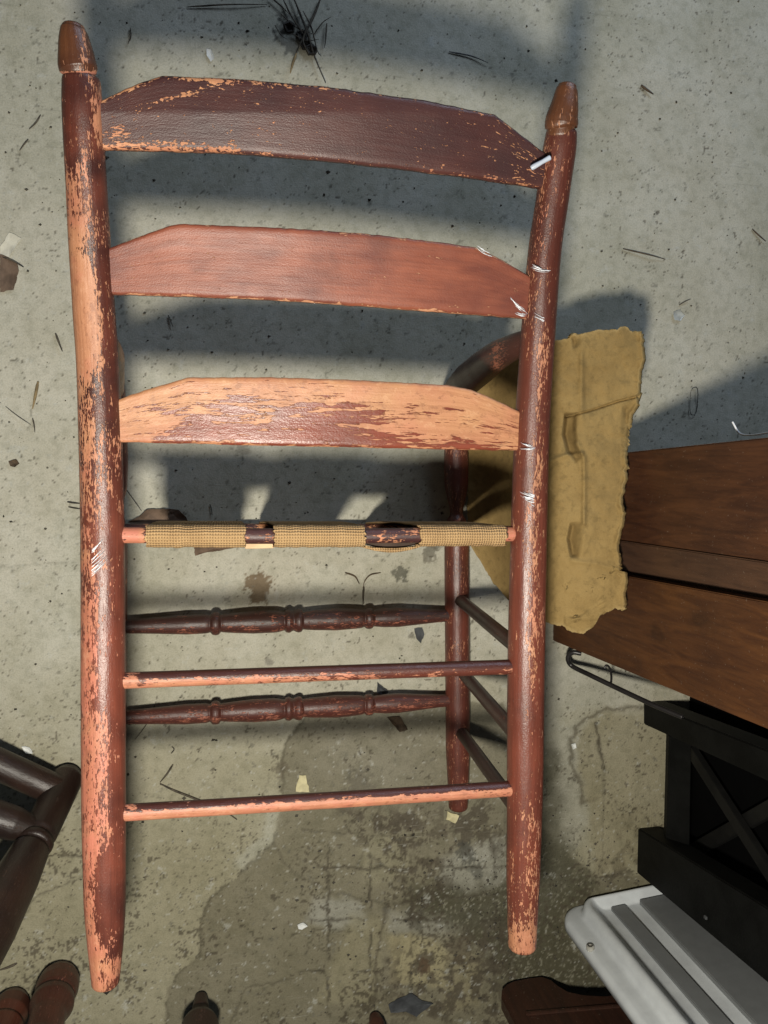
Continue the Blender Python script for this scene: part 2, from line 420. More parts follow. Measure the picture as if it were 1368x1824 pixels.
    c = mixc(c, np.exp(-(seg_d(wx2, wy2, ring) / 4.5) ** 2), (.10, .085, .055), .75)
    c = mixc(c, soft(wx2, wy2, [(1190, 1265), (1080, 1270), (1025, 1310), (1030, 1370), (1050, 1440), (1060, 1560), (1130, 1540), (1190, 1480)], 8), (.285, .255, .165), .65)
    cracks = [([(1062, 1290), (1068, 1330), (1078, 1372)], 2.6, .85), ([(1078, 1372), (1076, 1420), (1072, 1560)], 2.0, .3),
              ([(60, 1524), (150, 1524)], 1.8, .85), ([(540, 1480), (720, 1492), (890, 1470)], 1.7, .4), ([(722, 1490), (720, 1610)], 2.0, .6), ([(640, 1620), (660, 1600), (650, 1560)], 1.8, .5),
              ([(625, 1660), (560, 1655), (545, 1700)], 1.6, .55), ([(690, 1610), (672, 1700), (668, 1790)], 3.2, .6), ([(655, 1500), (630, 1560)], 1.6, .4),
              ([(700, 1612), (905, 1590)], 2.4, .6), ([(900, 1440), (905, 1560)], 2.2, .4), ([(400, 1850), (440, 1760), (520, 1745)], 2.0, .5), ([(480, 1380), (470, 1410), (460, 1440)], 1.8, .3),
              ([(0, 1010), (140, 1000)], 1.5, .25), ([(150, 1560), (60, 1600), (40, 1640)], 1.8, .5)]
    for P, w, k in cracks:
        d = seg_d(px + (fbm(px / 9, py / 9, 71, 3) - .5) * 9, py + (fbm(px / 9, py / 9, 72, 3) - .5) * 9, P)
        m = np.exp(-(d / w) ** 2); c = mixc(c, m, (.06, .05, .035), k); z -= m * .0012 * k
    # ghost grid of tiles at the bottom
    gx = np.abs(((wx2 - 548) / 74) % 1 - .5) * 74; gyy = np.abs(((wy2 - 1500) / 92) % 1 - .5) * 92
    gr = np.maximum(np.exp(-(gx / 2.4) ** 2), np.exp(-(gyy / 2.4) ** 2)) * soft(wxp, wyp, [(560, 1500), (900, 1500), (880, 1800), (540, 1800)], 20)
    c = mixc(c, gr * sst(.40, .5, fbm(px / 40, py / 40, 81, 3)), (.06, .05, .035), .8)
    # scattered scuffs
    sc = sst(.70, .76, fbm(px / 11, py / 11, 91, 5, .68))
    c = mixc(c, sc, (.14, .135, .11), .55)
    sc = sst(.69, .78, fbm(px / 17, py / 17, 95, 5, .7))
    c = mixc(c, sc, (.50, .51, .47), .5)
    dens = sst(1150, 1750, py) * .12 + gm * .05
    clu = sst(.46, .66, fbm(px / 70, py / 70, 103, 4, .6))
    fl = sst(.80, .84, fbm(px / 5.5, py / 5.5, 101, 3, .6) + dens * (.5 + clu) + .07 * clu + .04 * (fbm(px / 18, py / 18, 107, 2) - .5))
    c = mixc(c, fl, (.075, .062, .042), .75); z -= fl * .0005
    fl2 = sst(.82, .86, fbm(px / 7, py / 4.5, 105, 3, .6) + dens * .6 * clu + .05 * (1 - clu))
    c = mixc(c, fl2, (.50, .50, .45), .6)
    vein = np.abs(fbm(px / 55, py / 55, 111, 5, .6) - .5); vm = np.exp(-(vein / .006) ** 2) * sst(1250, 1600, py) * sst(.45, .55, fbm(px / 80, py / 80, 113, 3))
    c = mixc(c, vm, (.07, .06, .04), .7); z -= vm * .0006
    z += (fbm(X.ravel() * 14, Y.ravel() * 14, 5, 4) - .5) * .0022
    V[:, 2] = z
    # outer apron so the floor goes on past the picture
    i = np.arange(ny - 1)[:, None] * nx; j = np.arange(nx - 1)[None]
    F = np.stack([i + j, i + j + 1, i + nx + j + 1, i + nx + j], -1).reshape(-1, 4)
    nV = len(V); B = 5.0
    x0, x1, y0, y1 = xs[0], xs[-1], ys[0], ys[-1]
    ext = np.array([[-B, -B, 0], [B, -B, 0], [B, B, 0], [-B, B, 0], [x0, y0, 0], [x1, y0, 0], [x1, y1, 0], [x0, y1, 0]], float)
    ext[:, 2] = -.0005
    E_ = np.array([[0, 1, 5, 4], [1, 2, 6, 5], [2, 3, 7, 6], [3, 0, 4, 7]]) + nV
    V = np.vstack([V, ext]); F = np.vstack([F, E_])
    c = np.vstack([c, np.tile([.33, .335, .265], (8, 1))]); grime = np.r_[grime, np.zeros(8)]
    me = bpy.data.meshes.new('floor')
    me.vertices.add(len(V)); me.vertices.foreach_set('co', V.ravel())
    me.loops.add(F.size); me.loops.foreach_set('vertex_index', F.ravel().astype(np.int32))
    me.polygons.add(len(F)); me.polygons.foreach_set('loop_start', np.arange(0, F.size, 4, dtype=np.int32))
    me.update(calc_edges=True)
    a = me.attributes.new('tint', 'FLOAT_COLOR', 'POINT'); a.data.foreach_set('color', np.hstack([c, np.ones((len(c), 1))]).ravel())
    a = me.attributes.new('grime', 'FLOAT', 'POINT'); a.data.foreach_set('value', np.clip(grime, 0, 1))
    me.polygons.foreach_set('use_smooth', np.ones(len(F), bool))
    me.materials.append(M_floor); me.validate()
    o = bpy.data.objects.new('floor', me); COL.objects.link(o); o['kind'] = 'structure'
    return o
build_floor()

# ------------------------------------------------------------------ the ladder-back chair
HB = .375
LZ = [(0, .086), (90, .084), (200, .077), (450, .040), (620, .020), (750, .012), (955, .007), (1210, .010), (1440, .013), (1760, .016)]
def hz(py): return HB + np.interp(py, [a for a, b in LZ], [b for a, b in LZ])
chair = thing('ladder_back_chair', at(560, 955, 0.0),
              'worn red-brown ladder-back armchair with flaking paint lying face down across the middle of the floor', 'chair')

def clampd(w, t, r): return {'wear': np.clip(w, 0, 1), 'tone': np.clip(t, 0, 1), 'rosy': np.clip(r, 0, 1)}
def nz(px, py, s, seed): return fbm(px / s, py / s, seed, 4) - .5

def paint_left(px, py, V, up, side):
    cx = np.interp(py, [50, 200, 450, 620, 955, 1760], [132, 147, 160, 172, 183, 187]); u = (px - cx) / 37   # -1 left .. 1 right
    w = np.full(px.shape, .24) + nz(px, py, 60, 2) * .5
    w += .48 * sst(.3, -.5, u) * sst(270, 360, py) * sst(760, 560, py) + .46 * sst(.5, .1, u) * sst(420, 500, py) * sst(720, 640, py)
    w += .30 * sst(.1, -.6, u) * sst(680, 760, py) * sst(1150, 900, py)
    w += .50 * sst(.05, -.6, u) * sst(1020, 1120, py)
    w += .34 * sst(.4, .1, u) * sst(-.6, 0, u) * sst(1250, 1300, py) * sst(1540, 1480, py)
    w += .22 * sst(.4, .8, u) * sst(160, 200, py) * sst(330, 290, py) * 0 + .42 * np.exp(-((py - 215) / 40) ** 2) * sst(.1, .8, u)
    w += .25 * np.exp(-((py - 320) / 60) ** 2) * np.exp(-(u / .3) ** 2)
    w += .26 * sst(1640, 1710, py + 60 * nz(px, py, 12, 4)) + .9 * nz(px, py, 11, 45) * sst(1640, 1680, py) - .25 * sst(1540, 1580, py) * sst(1680, 1640, py) * sst(-.8, -.3, u)
    w -= .15 * sst(.2, .9, u) * sst(900, 1000, py)
    w += nz(px, py, 18, 46) * .45
    t = .40 + .45 * sst(700, 1000, py) - .35 * sst(1500, 1650, py) + nz(px, py, 50, 6) * 1.4
    r = .35 + .55 * sst(850, 1250, py) - .5 * np.exp(-((py - 550) / 150) ** 2) - .5 * sst(1690, 1730, py) + nz(px, py, 26, 7) * 1.3
    return clampd(w, t, r)
def paint_right(px, py, V, up, side):
    cx = np.interp(py, [150, 260, 480, 640, 950, 1190, 1690], [1010, 997, 968, 955, 940, 937, 929]); u = (px - cx) / 32
    w = np.full(px.shape, .17) + nz(px, py, 70, 12) * .45
    w += .36 * np.exp(-((u - .35) / .35) ** 2) * sst(560, 620, py) * sst(1330, 1200, py)
    w += .18 * np.exp(-((u - .45) / .4) ** 2) * sst(1330, 1500, py)
    w += .25 * sst(1, .3, np.abs(u + .75)) * sst(330, 420, py) * sst(620, 560, py)
    w += .22 * np.exp(-((py - 290) / 60) ** 2) * sst(.4, -.8, u) + (.24 + 1.2 * nz(px, py, 9, 44)) * sst(1600, 1680, py) + .16 * sst(1480, 1600, py)
    t = .35 + .45 * sst(500, 900, py) + nz(px, py, 80, 16) * .7
    r = .2 + nz(px, py, 50, 17) + .4 * sst(300, 400, py) * sst(520, 430, py)
    return clampd(w, t, r)

def post(name, pts, taper, paint):
    P = np.array([at(x, y, hz(y)) for x, y, r in pts]); L = np.r_[0, np.cumsum(np.linalg.norm(np.diff(P, axis=0), axis=1))]; L /= L[-1]
    R = [(t, rad(x, y, hz(y), r)) for t, (x, y, r) in zip(L, pts)]
    return sweep(name, P, R, M_post, chair, n=300, seg=44, rough=.012, paint=paint)
lp = post('back_post', [(145, 146, 33), (147, 200, 35), (154, 330, 35), (161, 450, 36), (168, 560, 36), (174, 650, 36), (179, 780, 37), (183, 955, 37.5), (184, 1210, 38), (185, 1440, 38), (187, 1600, 36), (188, 1680, 31), (188, 1748, 24)], 0, paint_left)
rp = post('back_post', [(1000, 238, 27.5), (996, 270, 29.5), (983, 360, 29), (970, 450, 29.5), (961, 560, 30), (954, 660, 30.5), (947, 780, 31), (942, 950, 32), (937, 1190, 33), (935, 1400, 32), (932, 1560, 30), (930, 1682, 25)], 0, paint_right)
M_fin = chair_paint('worn_olive_brown_finish', (.046, .015, .010), (.150, .058, .024), (.47, .24, .13), PK, .26)
def finial(par, pts, paint):
    P = np.array([at(x, y, hz(y) + .002) for x, y, r in pts]); L = np.r_[0, np.cumsum(np.linalg.norm(np.diff(P, axis=0), axis=1))]; L /= L[-1]
    sweep('finial', P, [(t, rad(x, y, hz(y), r)) for t, (x, y, r) in zip(L, pts)], M_fin, par, n=90, seg=40, rough=.012, paint=paint)
def paint_finL(px, py, V, up, side):
    w = .14 + .42 * np.exp(-((px - 150) / 8) ** 2) + nz(px, py, 20, 3) * .3 + .9 * sst(124, 131, py)
    return clampd(w, .30 + .55 * sst(150, 110, px) * sst(120, 80, py) + 0 * px, .3 + .7 * sst(124, 131, py))
def paint_finR(px, py, V, up, side):
    w = .20 + nz(px, py, 25, 5) * .6 + .1 * sst(190, 215, py)
    return clampd(w, .75 + 0 * px, .1 + 0 * px)
finial(lp, [(131, 51, 20), (131, 57, 23), (133, 76, 27.5), (136, 98, 31), (138, 115, 33), (140, 124, 33), (141, 129, 30), (142, 135, 27), (144, 145, 27)], paint_finL)
finial(rp, [(1010, 156, 17), (1009, 162, 19.5), (1007, 178, 22.5), (1004, 196, 26), (1001, 210, 28.5), (1000, 219, 29.5), (999, 224, 28.5), (999, 230, 24), (998, 240, 24)], paint_finR)

def slat(name, top, bot, mat, bow, paint, z_off=.006, thick=.008, nu=260, nv=26):
    top = np.array(top, float); bot = np.array(bot, float)
    xl, xr = min(top[0, 0], bot[0, 0]), max(top[-1, 0], bot[-1, 0])
    u = np.linspace(0, 1, nu)
    def edge(E, u):
        x = E[0, 0] + (E[-1, 0] - E[0, 0]) * u
        return x, np.interp(x, E[:, 0], E[:, 1])
    xt, yt = edge(top, u); xb, yb = edge(bot, u)
    yt = yt + (fbm(u * 60, u * 0, int(yt[0]), 3) - .5) * 2.0; yb = yb + (fbm(u * 50, u * 0, int(yb[0]) + 3, 3) - .5) * 2.0
    k = np.linspace(0, 1, nv)
    PX = xt[:, None] * (1 - k) + xb[:, None] * k; PY = yt[:, None] * (1 - k) + yb[:, None] * k
    ym = (top[:, 1].mean() + bot[:, 1].mean()) / 2
    Z = hz(PY) + z_off + bow * np.sin(np.pi * np.repeat(u[:, None], nv, 1)) ** 1.0
    V = at(PX, PY, Z)                                   # upper (rear) face of the slat
    # rounded long edges: sink the first rows
    e = np.minimum(k, 1 - k) * (len(k) - 1)
    V[:, 0, 2] -= .0016; V[:, -1, 2] -= .0016; V[:, 1, 2] -= .0002; V[:, -2, 2] -= .0002
    Lw = V.copy(); Lw[:, :, 2] -= thick; Lw[:, 0, 2] += .0026; Lw[:, -1, 2] += .0026
    A = V.reshape(-1, 3); Bv = Lw.reshape(-1, 3); n = len(A)
    i = np.arange(nu - 1)[:, None] * nv; j = np.arange(nv - 1)[None]
    q = np.stack([i + j, i + j + 1, i + nv + j + 1, i + nv + j], -1).reshape(-1, 4)
    F = q.tolist() + (q[:, ::-1] + n).tolist()
    for a in range(nu - 1):
        F.append([a * nv, (a + 1) * nv, (a + 1) * nv + n, a * nv + n]); b = a * nv + nv - 1
        F.append([b + n, b + nv + n, b + nv, b])
    for a in range(nv - 1):
        F.append([a + n, a + 1 + n, a + 1, a]); b = (nu - 1) * nv + a; F.append([b, b + 1, b + 1 + n, b + n])
    Vv = np.vstack([A, Bv])
    px, py = PX.ravel(), PY.ravel(); vv = np.repeat(k[None], nu, 0).ravel(); uu = np.repeat(u[:, None], nv, 1).ravel()
    at_ = paint(px, py, uu, vv); at_ = {a: np.r_[b, b * (1 if a != 'wear' else .7)] for a, b in at_.items()}
    L = np.hypot(*(V[-1, nv // 2, :2] - V[0, nv // 2, :2])); hgt = .055
    G = np.stack([uu * L, vv * hgt, np.zeros_like(uu)], -1); G2 = G.copy(); G2[:, 2] += .01
    at_['grain'] = np.vstack([G, G2]) + ym * .013
    o = mesh_obj(name, Vv, F, mat, chair, True, at_)
    o.data.update()
    return o
def p1(px, py, u, v):
    w = .10 + nz(px, py, 30, 31) * .35
    w += .34 * sst(.16, .0, v) * sst(.75, .2, u) + .18 * sst(.12, 0, v)
    w += .30 * sst(.80, .93, v) * sst(.42, .25, u) + .16 * sst(.90, 1, v)
    w += .42 * np.exp(-((px - 205) / 28) ** 2 - ((py - 240) / 16) ** 2)
    w += .45 * np.exp(-(seg_d(px, py, [(245, 198), (300, 175), (345, 166), (392, 143)]) / 5) ** 2)
    w += .14 * np.exp(-((px - 930) / 50) ** 2)
    t = .35 + nz(px, py, 60, 33) * 1.2 + .5 * sst(.86, 1, v)
    return clampd(w, t, .15 + nz(px, py, 30, 34) + .25 * sst(.85, 1, v))
def p2(px, py, u, v):
    w = .06 + nz(px, py, 25, 41) * .25 + .52 * sst(.955, 1, v) + .40 * sst(.05, 0, v) + .25 * np.exp(-((px - 860) / 40) ** 2) * sst(.2, 0, v)
    t = .58 + nz(px, py, 110, 43) * 1.5 + nz(px, py * 3, 40, 47) * .9 - .25 * sst(.85, 1, u) + .35 * np.exp(-((px - 260) / 60) ** 2)
    return clampd(w, t, .1 + 0 * px)
def p3(px, py, u, v):
    b = .62 + .06 * np.sin(u * 9) + .14 * sst(.5, .62, u) + .10 * sst(.75, 1, u) + .5 * sst(.18, .0, u)
    w = .93 - .70 * sst(b - .16, b + .14, v + nz(px, py, 60, 51) * .35)
    w -= .42 * np.exp(-((v - .45) / .17) ** 2) * (.4 + fbm(px / 70, py / 20, 57, 3)) * sst(.02, .12, u)
    w -= .14 * np.exp(-((px - 470) / 110) ** 2) * sst(.15, .35, v) * sst(.75, .5, v)
    w += .30 * sst(.94, 1, v) + .20 * sst(.5, .9, u) * sst(.7, .5, v)
    w -= .35 * sst(.975, 1, u)
    t = .62 + nz(px, py, 60, 53) * .8
    return clampd(w, t, .25 + nz(px, py, 40, 54) + .35 * sst(.45, 1, v))
slat('slat', [(168, 184), (200, 168), (246, 147), (288, 134), (420, 139), (580, 153), (760, 178), (882, 203), (925, 236), (985, 283)],
     [(178, 264), (300, 266), (440, 272), (575, 283), (700, 297), (830, 313), (985, 336)], M_slat1, .012, p1)
slat('slat', [(188, 443), (250, 420), (300, 402), (318, 398), (480, 404), (640, 414), (770, 429), (850, 440), (900, 465), (958, 500)],
     [(192, 523), (330, 527), (480, 533), (640, 544), (780, 555), (958, 568)], M_slat2, .012, p2)
slat('slat', [(196, 716), (260, 694), (335, 672), (480, 672), (600, 675), (720, 681), (800, 686), (840, 694), (880, 710), (940, 740)],
     [(200, 787), (330, 790), (480, 794), (640, 797), (780, 800), (940, 803)], M_slat3, .010, p3)

# plain rungs between the back posts: dark on the upper half, stripped below
def paint_rung(lo, stripped):
    def f(px, py, V, up, side):
        s = -np.sign(V[:, 1].mean() - V[:, 1]) * 0
        cen = np.interp(px, [lo[0], lo[2]], [lo[1], lo[3]]); d = (py - cen) / 13.0
        w = .08 + stripped * sst(-.25, .25, d + nz(px, py, 14, 8) * .8) * sst(950, 250, px * (1.0 if stripped < .8 else .55)) + nz(px, py, 14, 9) * .8
        w += .14 * sst(-.1, .4, d) + .5 * sst(248, 235, px)
        return clampd(w, .05 + .5 * sst(-.2, .5, d), .55 + nz(px, py, 20, 5))
    return f
def rung(pts, rpx, mat, paint=None, z=None, name='rung', rough=.02, n=160, seg=24):
    P = np.array([at(*p) for p in pts]); r = rad(*pts[0], rpx)
    return sweep(name, P, r, mat, chair, n=n, seg=seg, rough=rough, paint=paint)
rung([(195, 1213, HB + .01), (560, 1200, HB + .01), (930, 1187, HB + .01)], 14.5, M_post, paint_rung((195, 1213, 930, 1187), .62), name='back_rung')
rung([(195, 1449, HB + .013), (560, 1427, HB + .013), (930, 1403, HB + .013)], 15, M_post, paint_rung((195, 1449, 930, 1403), .95), name='back_rung')

# front legs and turned front rungs, resting on the floor
def pdim(w0, t0, r0, sd):
    def f(px, py, V, up, side):
        return clampd(w0 + nz(px, py, 25, sd) * .6, t0 + nz(px, py, 60, sd + 1), r0 + 0 * px)
    return f
def path_rod(name, pts, mat, paint, n=200, seg=32, par=None, rough=.012):
    P = np.array([at(x, y, z) for x, y, z, r in pts]); L = np.r_[0, np.cumsum(np.linalg.norm(np.diff(P, axis=0), axis=1))]; L /= L[-1]
    return sweep(name, P, [(t, rad(x, y, z, r)) for t, (x, y, z, r) in zip(L, pts)], mat, par or chair, n=n, seg=seg, rough=rough, paint=paint)
ZF = .030
legp = [(690, 15), (705, 17), (780, 20.5), (830, 22), (865, 21), (890, 16), (905, 12), (916, 11), (922, 15), (928, 18), (934, 17), (940, 20), (955, 21.5), (1000, 22), (1200, 22), (1330, 21.5), (1380, 19.5), (1436, 17)]
path_rod('front_leg', [(813 + (y - 900) * .006, y, ZF, r) for y, r in legp], M_post, pdim(.20, .62, .3, 61), n=260)
path_rod('front_leg', [(205 + (y - 900) * -.006, y, ZF, r) for y, r in legp], M_post, pdim(.25, .5, .3, 64), n=260)
def turned(y0, y1, sd, w0, t0):
    prof = [(200, 12), (240, 13), (280, 15), (330, 18), (365, 17.5), (374, 15.5), (378, 20), (384, 21.5), (390, 20), (394, 15.5), (405, 17), (450, 20.5), (490, 20), (506, 16.5), (509, 20), (515, 21.5), (520, 18.5), (523, 17.5), (527, 20), (532, 21.5), (537, 20), (540, 16), (560, 18), (600, 20), (640, 17.5), (648, 15), (652, 18.5), (657, 19.5), (662, 18.5), (666, 15), (685, 17), (710, 17.5), (750, 14), (780, 11.5), (812, 10.5)]
    def f(px, py, V, up, side):
        cen = y0 + (y1 - y0) * (px - 200) / 612; d = (py - cen) / 18
        return clampd(w0 + nz(px, py, 12, sd) * .5 + .12 * sst(0, .5, d), t0 + .25 * sst(0, .6, d), .5 + 0 * px)
    path_rod('turned_rung', [(x, y0 + (y1 - y0) * (x - 200) / 612, ZF + .002, r * .98) for x, r in prof], M_dim, f, n=420, seg=30)
turned(1117, 1096, 71, .20, .15)
turned(1279, 1247, 74, .24, .45)

# side rungs run from front leg up to back post
for a, b in [((816, 1066, ZF), (940, 1168, HB)), ((822, 1196, ZF), (938, 1330, HB)), ((818, 1300, ZF), (936, 1462, HB)),
             ((205, 1066, ZF), (184, 1168, HB)), ((205, 1196, ZF), (184, 1330, HB)), ((205, 1300, ZF), (184, 1462, HB))]:
    rung([a, b], 10.5, M_dim, pdim(.08, .0, .4, int(a[1]) % 91), name='side_rung')
# seat rails
M_dark = plain('dusty_dark_rail', (.05, .03, .022), .6, .4, 60.)
def pseat(px, py, V, up, side):
    w = .30 + .75 * sst(266, 250, px) + .9 * sst(880, 898, px) + nz(px, py, 20, 81)
    return clampd(w, .2 + nz(px, py, 30, 83) * 1.4, .45 + .9 * (sst(255, 240, px) + sst(885, 895, px)))
rung([(195, 953, HB + .007), (560, 955, HB + .007), (935, 951, HB + .007)], 14.5, M_slat1, pseat, name='seat_rail')
rung([(205, 943, ZF), (510, 942, ZF), (815, 943, ZF)], 10, M_slat1, lambda px, py, V, up, side: clampd(.35 + nz(px, py, 20, 85), .2 + 0 * px, .1 + 0 * px), name='seat_rail')
rung([(813, 942, ZF), (941, 954, HB)], 11, M_dim, pdim(.05, .0, .4, 11), name='seat_rail')
rung([(205, 942, ZF), (184, 954, HB)], 11, M_dim, pdim(.05, .0, .4, 12), name='seat_rail')

# burlap strips: wrapped round the rear rail and drawn down to the front rail
def strip(x0, x1, f0, f1, yc, label=None, loop=False):
    Zr = HB + .007; ncol = 60
    rows = []; sv = []
    u = np.linspace(0, 1, ncol)
    rr = rad(560, 955, Zr, 17.5)
    xb = x0 + (x1 - x0) * u
    cb = at(xb, np.full(ncol, yc), Zr)
    xf = f0 + (f1 - f0) * u; cf = at(xf, np.full(ncol, 943.), ZF); rf = rad(510, 943, ZF, 11.5)
    s = 0
    wob = (fbm(u * 12, u * 0, int(x0), 3) - .5) * .0018
    fray = (fbm(np.arange(60) * .9, np.zeros(60), int(x0) + 4, 3) - .5) * .006
    angs = np.linspace(-200, 20, 26)           # degrees; 90 = up
    def ring(c, r, a):
        a = math.radians(a); return c + np.array([0, math.cos(a), math.sin(a)]) * r
    P = []
    for a in np.linspace(200, -20, 26):        # over the top of the rear rail from one side to the other
        P.append(ring(cb, rr + wob[:, None], a))
    A, Bb = ring(cb, rr, -20), ring(cf, rf, -20)
    A2, B2 = ring(cf, rf, 200), ring(cb, rr, 200)
    for t in np.linspace(0, 1, 16)[1:]:
        P.append(A * (1 - t) + Bb * t + np.array([0, .003 * math.sin(t * math.pi), 0]))
    for a in np.linspace(-40, -160, 8): P.append(ring(cf, rf, a))
    for t in np.linspace(0, 1, 16)[:-1]:
        P.append(A2 * (1 - t) + B2 * t - np.array([0, .003 * math.sin(t * math.pi), 0]))
    P = np.array(P); nr = len(P)
    for r_ in range(nr):
        P[r_, 0, 0] += fray[r_ % 60]; P[r_, -1, 0] += fray[(r_ * 7 + 11) % 60]
    V = P.reshape(-1, 3)
    i = np.arange(nr)[:, None] * ncol; i2 = ((np.arange(nr) + 1) % nr)[:, None] * ncol; j = np.arange(ncol - 1)[None]
    F = np.stack([i + j, i + j + 1, i2 + j + 1, i2 + j], -1).reshape(-1, 4)
    dist = np.r_[0, np.cumsum(np.linalg.norm(np.diff(P[:, ncol // 2], axis=0), axis=1))]
    G = np.stack([np.tile(cb[:, 0], nr), np.repeat(dist, ncol), np.zeros(nr * ncol)], -1)
    o = mesh_obj('seat_webbing', V, F, M_burlap, chair, True, {'weave': G})
    md = o.modifiers.new('thick', 'SOLIDIFY'); md.thickness = .0014; md.offset = 1
    return o
strip(261, 437, 300, 424, 955)
strip(487, 648, 462, 580, 955)
strip(745, 897, 652, 770, 954)
M_charred = plain('dark_cloth_core', (.055, .035, .025), .8)
def remnant(x0, x1, f0, f1, depth):
    n = 12; u = np.linspace(0, 1, n); V = []
    for k in np.linspace(0, 1, 8):
        kk = k * depth
        a = at(x0 + (x1 - x0) * u, np.full(n, 958.), HB - .004); b_ = at(f0 + (f1 - f0) * u, np.full(n, 943.), ZF)
        q = a * (1 - kk) + b_ * kk
        if k == 1: q[:, 2] += (fbm(u * 7, u * 0, int(x0), 3) - .5) * .03
        V.append(q)
    V = np.array(V).reshape(-1, 3)
    F = [[i * n + j, i * n + j + 1, (i + 1) * n + j + 1, (i + 1) * n + j] for i in range(7) for j in range(n - 1)]
    o = mesh_obj('lining_remnant', V, F, M_charred, chair); md = o.modifiers.new('thick', 'SOLIDIFY'); md.thickness = .001
remnant(437, 487, 424, 462, .33); remnant(648, 745, 580, 652, .42)
# a loose fold of burlap bowed out under the dark gap, and the tan batten in the other gap
M_tan = plain('bare_tan_wood', (.62, .43, .25), .7, .15, 50., stretch=(1, 6, 1))
def bowed():
    n = 40; u = np.linspace(0, 1, n); x = 640 + 112 * u; y = 970 + 10 * np.sin(np.pi * u) ** .8
    P = np.array([at(a, b, HB - .006) for a, b in zip(x, y)])
    o = sweep('burlap_fold', P, [(0, .0016), (.5, .0028), (1, .0016)], M_burlap, chair, n=60, seg=12, paint=lambda px, py, V, up, side: {'weave': V})
    V = []
    for a in u:
        for k in np.linspace(0, 1, 5):
            xx = 640 + 112 * a; V.append(at(xx, 962 + (5 + 10 * math.sin(math.pi * a)) * k, HB - .008 - .004 * k))
    F = [[i * 5 + j, i * 5 + j + 1, (i + 1) * 5 + j + 1, (i + 1) * 5 + j] for i in range(n - 1) for j in range(4)]
    mesh_obj('fold_lining', V, F, M_charred, chair)
bowed()
def box(name, c, size, mat, parent=None, rot=(0, 0, 0), bev=.001, seg=2):
    bm = bmesh.new(); bmesh.ops.create_cube(bm, size=1)
    bmesh.ops.scale(bm, vec=size, verts=bm.verts)
    if bev: bmesh.ops.bevel(bm, geom=bm.edges[:], offset=bev, segments=seg, profile=.5, affect='EDGES')
    R = Matrix.Rotation(rot[2], 4, 'Z') @ Matrix.Rotation(rot[1], 4, 'Y') @ Matrix.Rotation(rot[0], 4, 'X')
    bmesh.ops.transform(bm, matrix=Matrix.Translation(Vector([float(q) for q in c])) @ R, verts=bm.verts)
    me = bpy.data.meshes.new(name); 
    if parent is not None: bmesh.ops.translate(bm, vec=-world_loc(parent), verts=bm.verts)
    bm.to_mesh(me); bm.free(); me.materials.append(mat)
    o = bpy.data.objects.new(name, me); COL.objects.link(o)
    if parent is not None: o.parent = parent
    return o
box('batten', at(462, 972, HB - .002), (.031, .006, .004), M_tan, chair)

# pale pin driven in the top slat, and white frayed fibres snagged on the posts
M_pin = plain('pale_metal', (.50, .56, .66), .4, .1, 60.)
zz = hz(290) + .012
sweep('pin', [at(947, 299, zz + .004), at(963, 290, zz + .008), at(979, 281, zz + .010)], [(0, .0024), (.1, .0028), (.6, .0022), (1, .0026)], M_pin, chair, n=14, seg=12)
M_fib = plain('white_fibres', (.80, .82, .86), .45, .1, 200.)
def strands(spec, zoff, seed, par=None):
    rnd = random.Random(seed)
    for (x0, y0, x1, y1, n, spread) in spec:
        bm_V, bm_F = [], []
        for k in range(int(n * 1.5)):
            a = rnd.uniform(-spread, spread); b = rnd.uniform(-spread, spread)
            pts = []
            t0, t1 = sorted((rnd.uniform(0, .4), rnd.uniform(.5, 1)))
            for t in np.linspace(t0, t1, 7):
                pts.append((x0 + (x1 - x0) * t + rnd.uniform(-1, 1) * .8 + b * .2, y0 + (y1 - y0) * t + a + 3 * math.sin(t * math.pi) + rnd.uniform(-.7, .7)))
            base = len(bm_V); wd = rnd.uniform(.3, 1.15)
            for q, (x, y) in enumerate(pts):
                ww = wd * math.sin(math.pi * (q + .6) / 7.2)
                z_ = zoff(x, y)
                bm_V.append(at(x, y - ww, z_)); bm_V.append(at(x, y + ww, z_)); bm_V.append(at(x, y, z_ + .0007))
            for q in range(6):
                i = base + q * 3
                bm_F += [[i, i + 3, i + 5, i + 2], [i + 2, i + 5, i + 4, i + 1], [i + 1, i + 4, i + 3, i]]
        o = mesh_obj('frayed_fibres', bm_V, bm_F, M_fib, chair); o['kind'] = 'stuff'
def on_post(cx, r, seedy=0):
    def f(x, y):
        c = cx(y) if callable(cx) else cx
        return float(hz(y)) + r * math.sqrt(max(0.0, 1 - min(.999, ((x - c) / (r * 1640))) ** 2)) + .0006
    return f
rr_ = .0197
strands([(925, 878, 972, 890, 9, 9), (945, 892, 972, 905, 6, 6), (930, 888, 955, 882, 3, 3)], on_post(942, rr_), 3)
strands([(950, 560, 985, 572, 4, 3), (972, 575, 984, 620, 8, 6), (945, 478, 985, 484, 4, 3), (948, 472, 975, 480, 3, 2)], on_post(lambda y: np.interp(y, [450, 620], [969, 956]), .0185), 5)
strands([(146, 1000, 185, 965, 9, 16), (148, 1025, 190, 990, 9, 14), (148, 975, 165, 962, 5, 5)], on_post(183, .0225), 8)
strands([(908, 530, 942, 560, 7, 4), (915, 555, 942, 560, 4, 3), (848, 438, 880, 455, 4, 3)], lambda x, y: float(hz(y)) + .006 + .012 * math.sin(math.pi * np.clip((x - 190) / 768, 0, 1)) + .0006, 9)
strands([(925, 787, 960, 793, 3, 3), (925, 800, 965, 793, 2, 2)], on_post(946, .019), 10)

